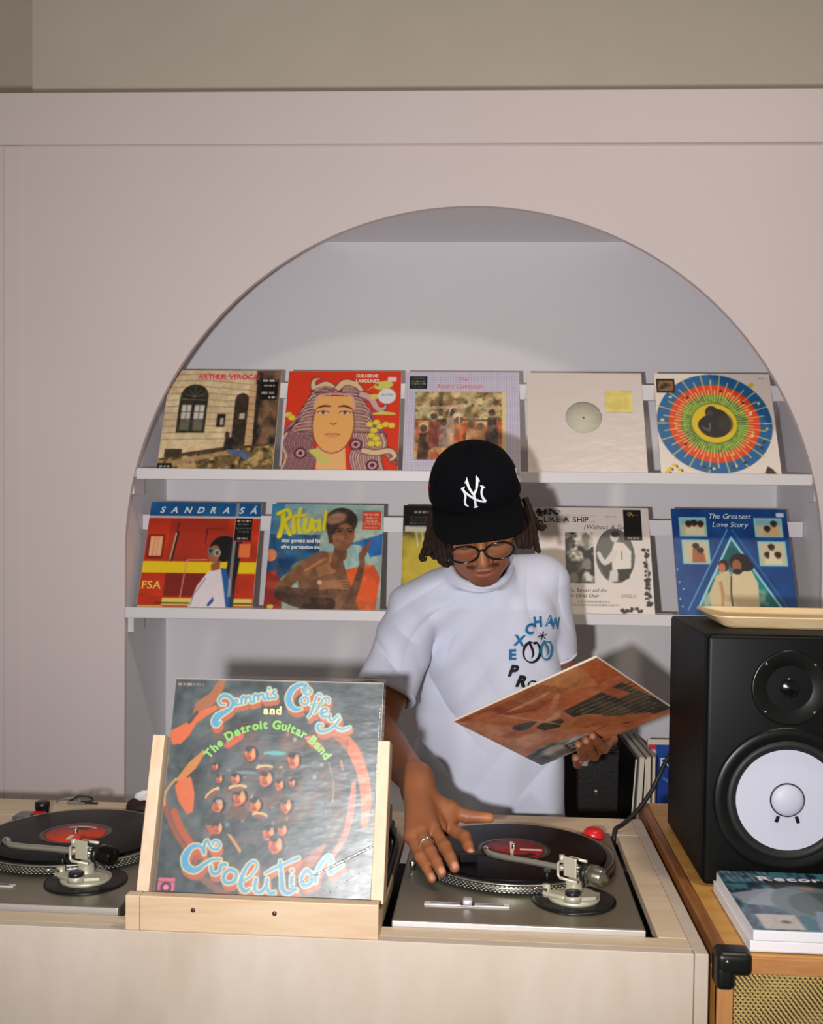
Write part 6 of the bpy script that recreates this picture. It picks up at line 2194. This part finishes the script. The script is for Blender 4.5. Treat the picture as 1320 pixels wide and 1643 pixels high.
def bill():
    g = G()
    n, m = 32, 8
    v, f = [], []
    for layer, dz in ((0, 0.0), (1, -.0034)):
        for j in range(m + 1):
            t = j / m
            for i in range(n + 1):
                s_ = (i / n - .5) * 2
                a = -PI / 2 + s_ * 1.25
                bx, by = .0885 * math.cos(a), .012 + .107 * math.sin(a)
                bz = .050 - .028 * math.sin(a) + .005
                xe = .0905 * math.copysign(abs(s_) ** .92, s_) * (1 - .05 * s_ ** 8)
                ye = -.178 + .050 * abs(s_) ** 5 + .010 * s_ ** 2
                ze = .0760 - .55 * xe * xe
                x = bx + (xe - bx) * t
                y = by + (ye - by) * t
                z = bz + (ze - bz) * t + .004 * math.sin(PI * t) + dz
                v.append((x, y, z))
    N = (m + 1) * (n + 1)
    for L in (0, 1):
        for j in range(m):
            for i in range(n):
                q = (L * N + j * (n + 1) + i, L * N + j * (n + 1) + i + 1, L * N + (j + 1) * (n + 1) + i + 1, L * N + (j + 1) * (n + 1) + i)
                f.append(q if L else q[::-1])
    for i in range(n):
        b = m * (n + 1) + i
        f.append((b, N + b, N + b + 1, b + 1))
    return g.add(v, f, 0, True)
mesh_obj('cap_bill', bill(), NAVYD, crown)
# white interlocking emblem, raised embroidery over the crown
def emblem(strokes, cx, cz, sc, depth, mt, name, axis=(0, 1, 0), side=0):
    g = G()
    for pts, w in strokes:
        P, ws = spline([Vector((a, b, 0)) for a, b in pts], list(w) if hasattr(w, '__len__') else [w] * len(pts), 6)
        v = []
        for i, p in enumerate(P):
            t = (P[min(i + 1, len(P) - 1)] - P[max(i - 1, 0)]).normalized()
            nn = Vector((-t.y, t.x, 0)) * ws[i] / 2
            for q, hgt in ((p + nn, 0.0), (p, 1.0), (p - nn, 0.0)):
                if side == 0:
                    o_, d_ = Vector((cx + q.x * sc, -.3, cz + q.y * sc)), Vector((0, 1, 0))
                else:
                    o_, d_ = Vector((side * .3, cx - side * q.x * sc, cz + q.y * sc)), Vector((-side, 0, 0))
                h_ = cbvh.ray_cast(o_, d_)
                hit = h_[0] if h_[0] is not None else Vector((0, 0, 0))
                nr = -d_
                v.append(tuple(hit + nr * (.0004 + depth * hgt)))
        f = []
        for i in range(len(P) - 1):
            f += [(3 * i, 3 * i + 1, 3 * i + 4, 3 * i + 3), (3 * i + 1, 3 * i + 2, 3 * i + 5, 3 * i + 4)]
        g.add(v, f, 0, True)
    return mesh_obj(name, g, mt, crown)
NY = [
    ([(-.92, .52), (-.74, .26), (-.70, -.05), (-.78, -.45), (-.72, -.78)], [.22, .20, .18, .16, .20]),          # N left stem
    ([(-.96, .46), (-.80, .50), (-.66, .62)], [.10, .12, .05]),
    ([(-.86, -.66), (-.70, -.80), (-.52, -.86)], [.05, .12, .05]),
    ([(-.80, .36), (-.30, -.02), (.40, -.45), (.92, -.66)], [.16, .17, .17, .10]),                               # N diagonal
    ([(.92, -.62), (.70, -.20), (.66, .20), (.82, .52)], [.22, .18, .17, .20]),                                  # N right stem
    ([(.60, .60), (.82, .52), (.98, .40)], [.05, .12, .05]),
    ([(-.46, .96), (-.30, .52), (.02, .05)], [.24, .20, .17]),                                                   # Y left arm
    ([(-.62, .80), (-.46, .92), (-.40, 1.08)], [.05, .12, .04]),
    ([(.44, 1.04), (.30, .55), (.02, .05)], [.24, .20, .17]),                                                    # Y right arm
    ([(.34, 1.12), (.48, .98), (.62, .84)], [.05, .12, .05]),
    ([(.02, .08), (.06, -.40), (.06, -.98)], [.18, .19, .22]),                                                   # Y stem
    ([(-.12, -.96), (.06, -1.0), (.26, -.92)], [.05, .12, .05]),
]
emblem(NY, -.004, .117, .0225, .0016, THREAD, 'front_emblem')
emblem([([(.0, .9), (.5, .6), (.7, 0), (.4, -.7), (-.1, -.9), (-.3, -.5), (.1, -.4)], .3), ([(-.4, .6), (.1, .9)], .25)], .000, .092, .016, .0012, THREAD, 'side_emblem', side=1)
emblem([([(-.4, .8), (-.1, 0), (-.3, -.8)], .3), ([(.1, .7), (.4, .0), (.1, -.7)], .25)], .000, .088, .014, .0010, REDTH, 'side_emblem', side=-1)

# ---- glasses
gl = G()
def rim(sx):
    pts = []
    for k in range(28):
        a = 2 * PI * k / 28
        x = sx * .0335 + .0285 * math.cos(a) * (1.0 if math.sin(a) > 0 else .97)
        z = -.004 + .0205 * math.sin(a) * (1.0 if math.sin(a) < 0 else .92)
        y = -.1085 + .10 * (x * x) * 6
        pts.append((x, y, z))
    return pts
glo = G()
for s in (-1, 1):
    glo.tube(rim(s), .0020, 8, closed=True)
glo.tube([(-.0065, -.1098, .001), (0, -.1115, .004), (.0065, -.1098, .001)], .0021, 8, sub=4)
for s in (-1, 1):
    glo.tube([(s * .0615, -.0870, .002), (s * .070, -.078, .003), (s * .076, -.03, .003), (s * .078, .01, .004)], .0020, 8, sub=4)
glasses = mesh_obj('glasses', glo, ACET, man, HL)
for s in (-1, 1):
    r = rim(s)
    c0 = (s * .0335, -.1035, -.004)
    v = [c0] + r
    mesh_obj('lens', G().add(v, [(0, 1 + k, 1 + (k + 1) % 28) for k in range(28)], 0, True), LENS, glasses)

# ---- locks of hair
LOCKS = [[(-0.120,2.100,1.579),(-0.126,2.080,1.536),(-0.132,2.060,1.505),(-0.138,2.050,1.486),(-0.128,2.045,1.485)],
[(-0.112,2.090,1.555),(-0.120,2.070,1.520),(-0.126,2.060,1.495),(-0.136,2.070,1.505)],
[(-0.110,2.070,1.542),(-0.113,2.050,1.512),(-0.102,2.035,1.486),(-0.088,2.030,1.475),(-0.078,2.025,1.479)],
[(-0.102,2.060,1.542),(-0.102,2.040,1.506),(-0.095,2.030,1.482),(-0.084,2.020,1.473)],
[(-0.092,2.050,1.537),(-0.093,2.030,1.506),(-0.088,2.020,1.480)],
[(-0.082,2.040,1.533),(-0.082,2.020,1.507),(-0.079,2.015,1.483)],
[(-0.123,2.120,1.561),(-0.127,2.110,1.523),(-0.124,2.100,1.498),(-0.114,2.090,1.484)],
[(0.064,2.110,1.607),(0.077,2.100,1.569),(0.084,2.080,1.532),(0.088,2.060,1.508),(0.093,2.055,1.501)],
[(0.062,2.100,1.588),(0.072,2.090,1.557),(0.076,2.070,1.526),(0.071,2.060,1.508)],
[(0.056,2.080,1.569),(0.064,2.060,1.538),(0.066,2.050,1.518),(0.059,2.050,1.508)],
[(0.070,2.130,1.594),(0.085,2.120,1.559),(0.097,2.100,1.548),(0.105,2.090,1.553)],
[(0.051,2.060,1.550),(0.058,2.045,1.530),(0.061,2.040,1.513)],
[(0.072,2.120,1.576),(0.082,2.110,1.544),(0.079,2.100,1.515)],
[(0.044,2.050,1.544),(0.051,2.035,1.523),(0.054,2.030,1.508)]]

rs = random.Random(8)
for L in LOCKS:
    n = len(L)
    g = G()
    rad = [.0075, .0072, .0066, .0060, .0045][:n - 1] + [.0036]
    P, R_ = spline([Vector((x, y - 2.31, z)) for x, y, z in L], rad, 7)
    R_ = [r * (1 + .10 * math.sin(i * 1.7 + rs.random())) for i, r in enumerate(R_)]
    g.tube(P, R_, 9)
    mesh_obj('hair_lock', g, HAIR, man)
# shorter hair under the back and sides of the cap
def f_hair(p):
    q = to_head(p)
    d = ell(q, (0, .030, .022), (.0835, .098, .078))
    d = np.maximum(d, q[..., 2] - .052)
    d = np.maximum(d, -(q[..., 1] + .012 + .25 * np.maximum(q[..., 2], 0)))
    d = np.maximum(d, -(q[..., 2] + .035))
    return d + .002 * np.sin(q[..., 0] * 260) * np.sin(q[..., 2] * 90 + q[..., 1] * 200)
V, F = surface(f_hair, (-.15, 1.98, 1.46), (.10, 2.26, 1.68), .004)
body_mesh('hair_under_cap', V, F, HAIR)

# ---- rings
def ring_on(a, b, t, r, tube, name, stone=False):
    a, b = Vector(a), Vector(b)
    c_ = a + (b - a) * t
    d_ = (b - a).normalized()
    x = d_.cross(Vector((0, 0, 1))).normalized()
    y = d_.cross(x)
    pts = [tuple(c_ + x * r * math.cos(2 * PI * k / 32) + y * r * math.sin(2 * PI * k / 32) - Vector((0, 2.31, 0))) for k in range(32)]
    o = mesh_obj(name, G().tube(pts, tube, 8, closed=True), SILVER, man)
    return o
ring_on(FR['ring'][0], FR['ring'][1], .62, .0112, .0022, 'finger_ring')
ro = ring_on(FL['ring'][1], FL['ring'][2], .22, .0104, .0024, 'finger_ring')
so = Vector(np.array(FL['ring'][1]) * .78 + np.array(FL['ring'][2]) * .22 + HN * .0112) - Vector((0, 2.31, 0))
mesh_obj('signet', G().box(-.0065, .0065, -.003, .003, -.0055, .0055, bev=.0015, M=T(*so)), SILVER, ro)

# ------------------------------------------------------------------ the sleeve he is holding
def cover_held():
    c = Canvas(170, (196, 110, 70))
    c.mottle(0, 1, 0, 1, [(206, 126, 84), (176, 86, 52)], 4, 5, 3)
    # u runs left to right along the upper edge, v down to the near corner (v = 1 upper edge)
    c.poly([(0, 0), (.5, 0), (.40, .35), (.22, .60), (.10, .85), (0, 1)], (206, 140, 110))
    c.mottle(0, .5, 0, .6, [(216, 160, 132), (190, 110, 82)], 5, 9, 4)
    c.poly([(.22, .95), (.62, .97), (.70, .80), (.42, .72), (.26, .80)], (150, 74, 46))
    for k in range(22):
        c.line([(.40 + .022 * k, .98), (.44 + .022 * k, .80 - .004 * k)], .006, (206, 146, 74))
    c.poly([(.84, .70), (1, .72), (1, .98), (.88, .98)], (178, 84, 44))
    c.poly([(.52, .58), (.95, .62), (1, .2), (1, .06), (.70, .10), (.52, .30)], (44, 50, 46))
    for k in range(9):
        c.text_lines(.56 + .01 * k, .97, .54 - .048 * k, .014, (130, 138, 124), 30 + k, .8)
        c.line([(.54, .56 - .048 * k), (1, .57 - .05 * k)], .006, (22, 26, 24))
    c.poly([(.78, .72), (.86, .70), (.92, .46), (.84, .44)], (176, 92, 62))
    c.ell(.27, .58, .10, .055, (60, 74, 76), -.5)
    c.poly([(.28, .55), (.46, .50), (.44, .38), (.30, .44)], (36, 40, 40))
    c.line([(.24, .52), (.45, .62), (.62, .80)], [.03, .05, .03], (196, 120, 84), sub=5)
    c.line([(.30, .84), (.50, .84), (.60, .86)], [.02, .04, .02], (206, 140, 104), sub=5)
    c.line([(.24, .84), (.42, .42)], .008, (220, 176, 146))
    # a generic hand shape and grey cloth near the corner
    c.ell(.52, .34, .14, .11, (186, 118, 72), -.4)
    c.line([(.52, .34), (.68, .20), (.84, .10)], [.14, .12, .08], (176, 94, 50), sub=4)
    for k in range(4):
        c.line([(.40 + .03 * k, .30 - .02 * k), (.30 + .05 * k, .22 - .03 * k)], .03, (196, 128, 86))
    c.poly([(.0, .0), (.46, .0), (.40, .16), (.22, .26), (.04, .22)], (140, 144, 140))
    c.mottle(0, .46, 0, .26, [(84, 92, 92), (190, 190, 184), (50, 56, 56)], 7, 12, 6, x=.5, mask=lambda X, Y: (Y < .26 - .3 * np.abs(X - .2)).astype(float))
    c.rect(.26, .50, .04, .15, (50, 48, 46))
    c.text_lines(.28, .47, .11, .022, (226, 222, 214), 50)
    c.text_lines(.27, .48, .07, .022, (226, 222, 214), 51)
    c.text_lines(.02, .26, .955, .016, (90, 56, 40), 60)
    c.mottle(0, 1, 0, 1, [(226, 160, 116), (110, 56, 36), (60, 46, 40)], 9, 31, 4, a=.13, x=1.6, y=.8)
    c.mottle(0, 1, 0, 1, [(230, 176, 130), (90, 50, 36)], 22, 41, 5, a=.12)
    return c
# frame: x along the upper edge, y back up the cover, z out of the seen face
hm = frame(tuple(held(0, .1565, 0)), tuple(HE1), tuple(-HE2), tuple(np.cross(HE1, -HE2)))
hs = sleeve('orange-brown record sleeve held tilted in the man\'s left hand', hm, cover_held(), None, gain=1.15, ink=PRINTG, thick=.0045)
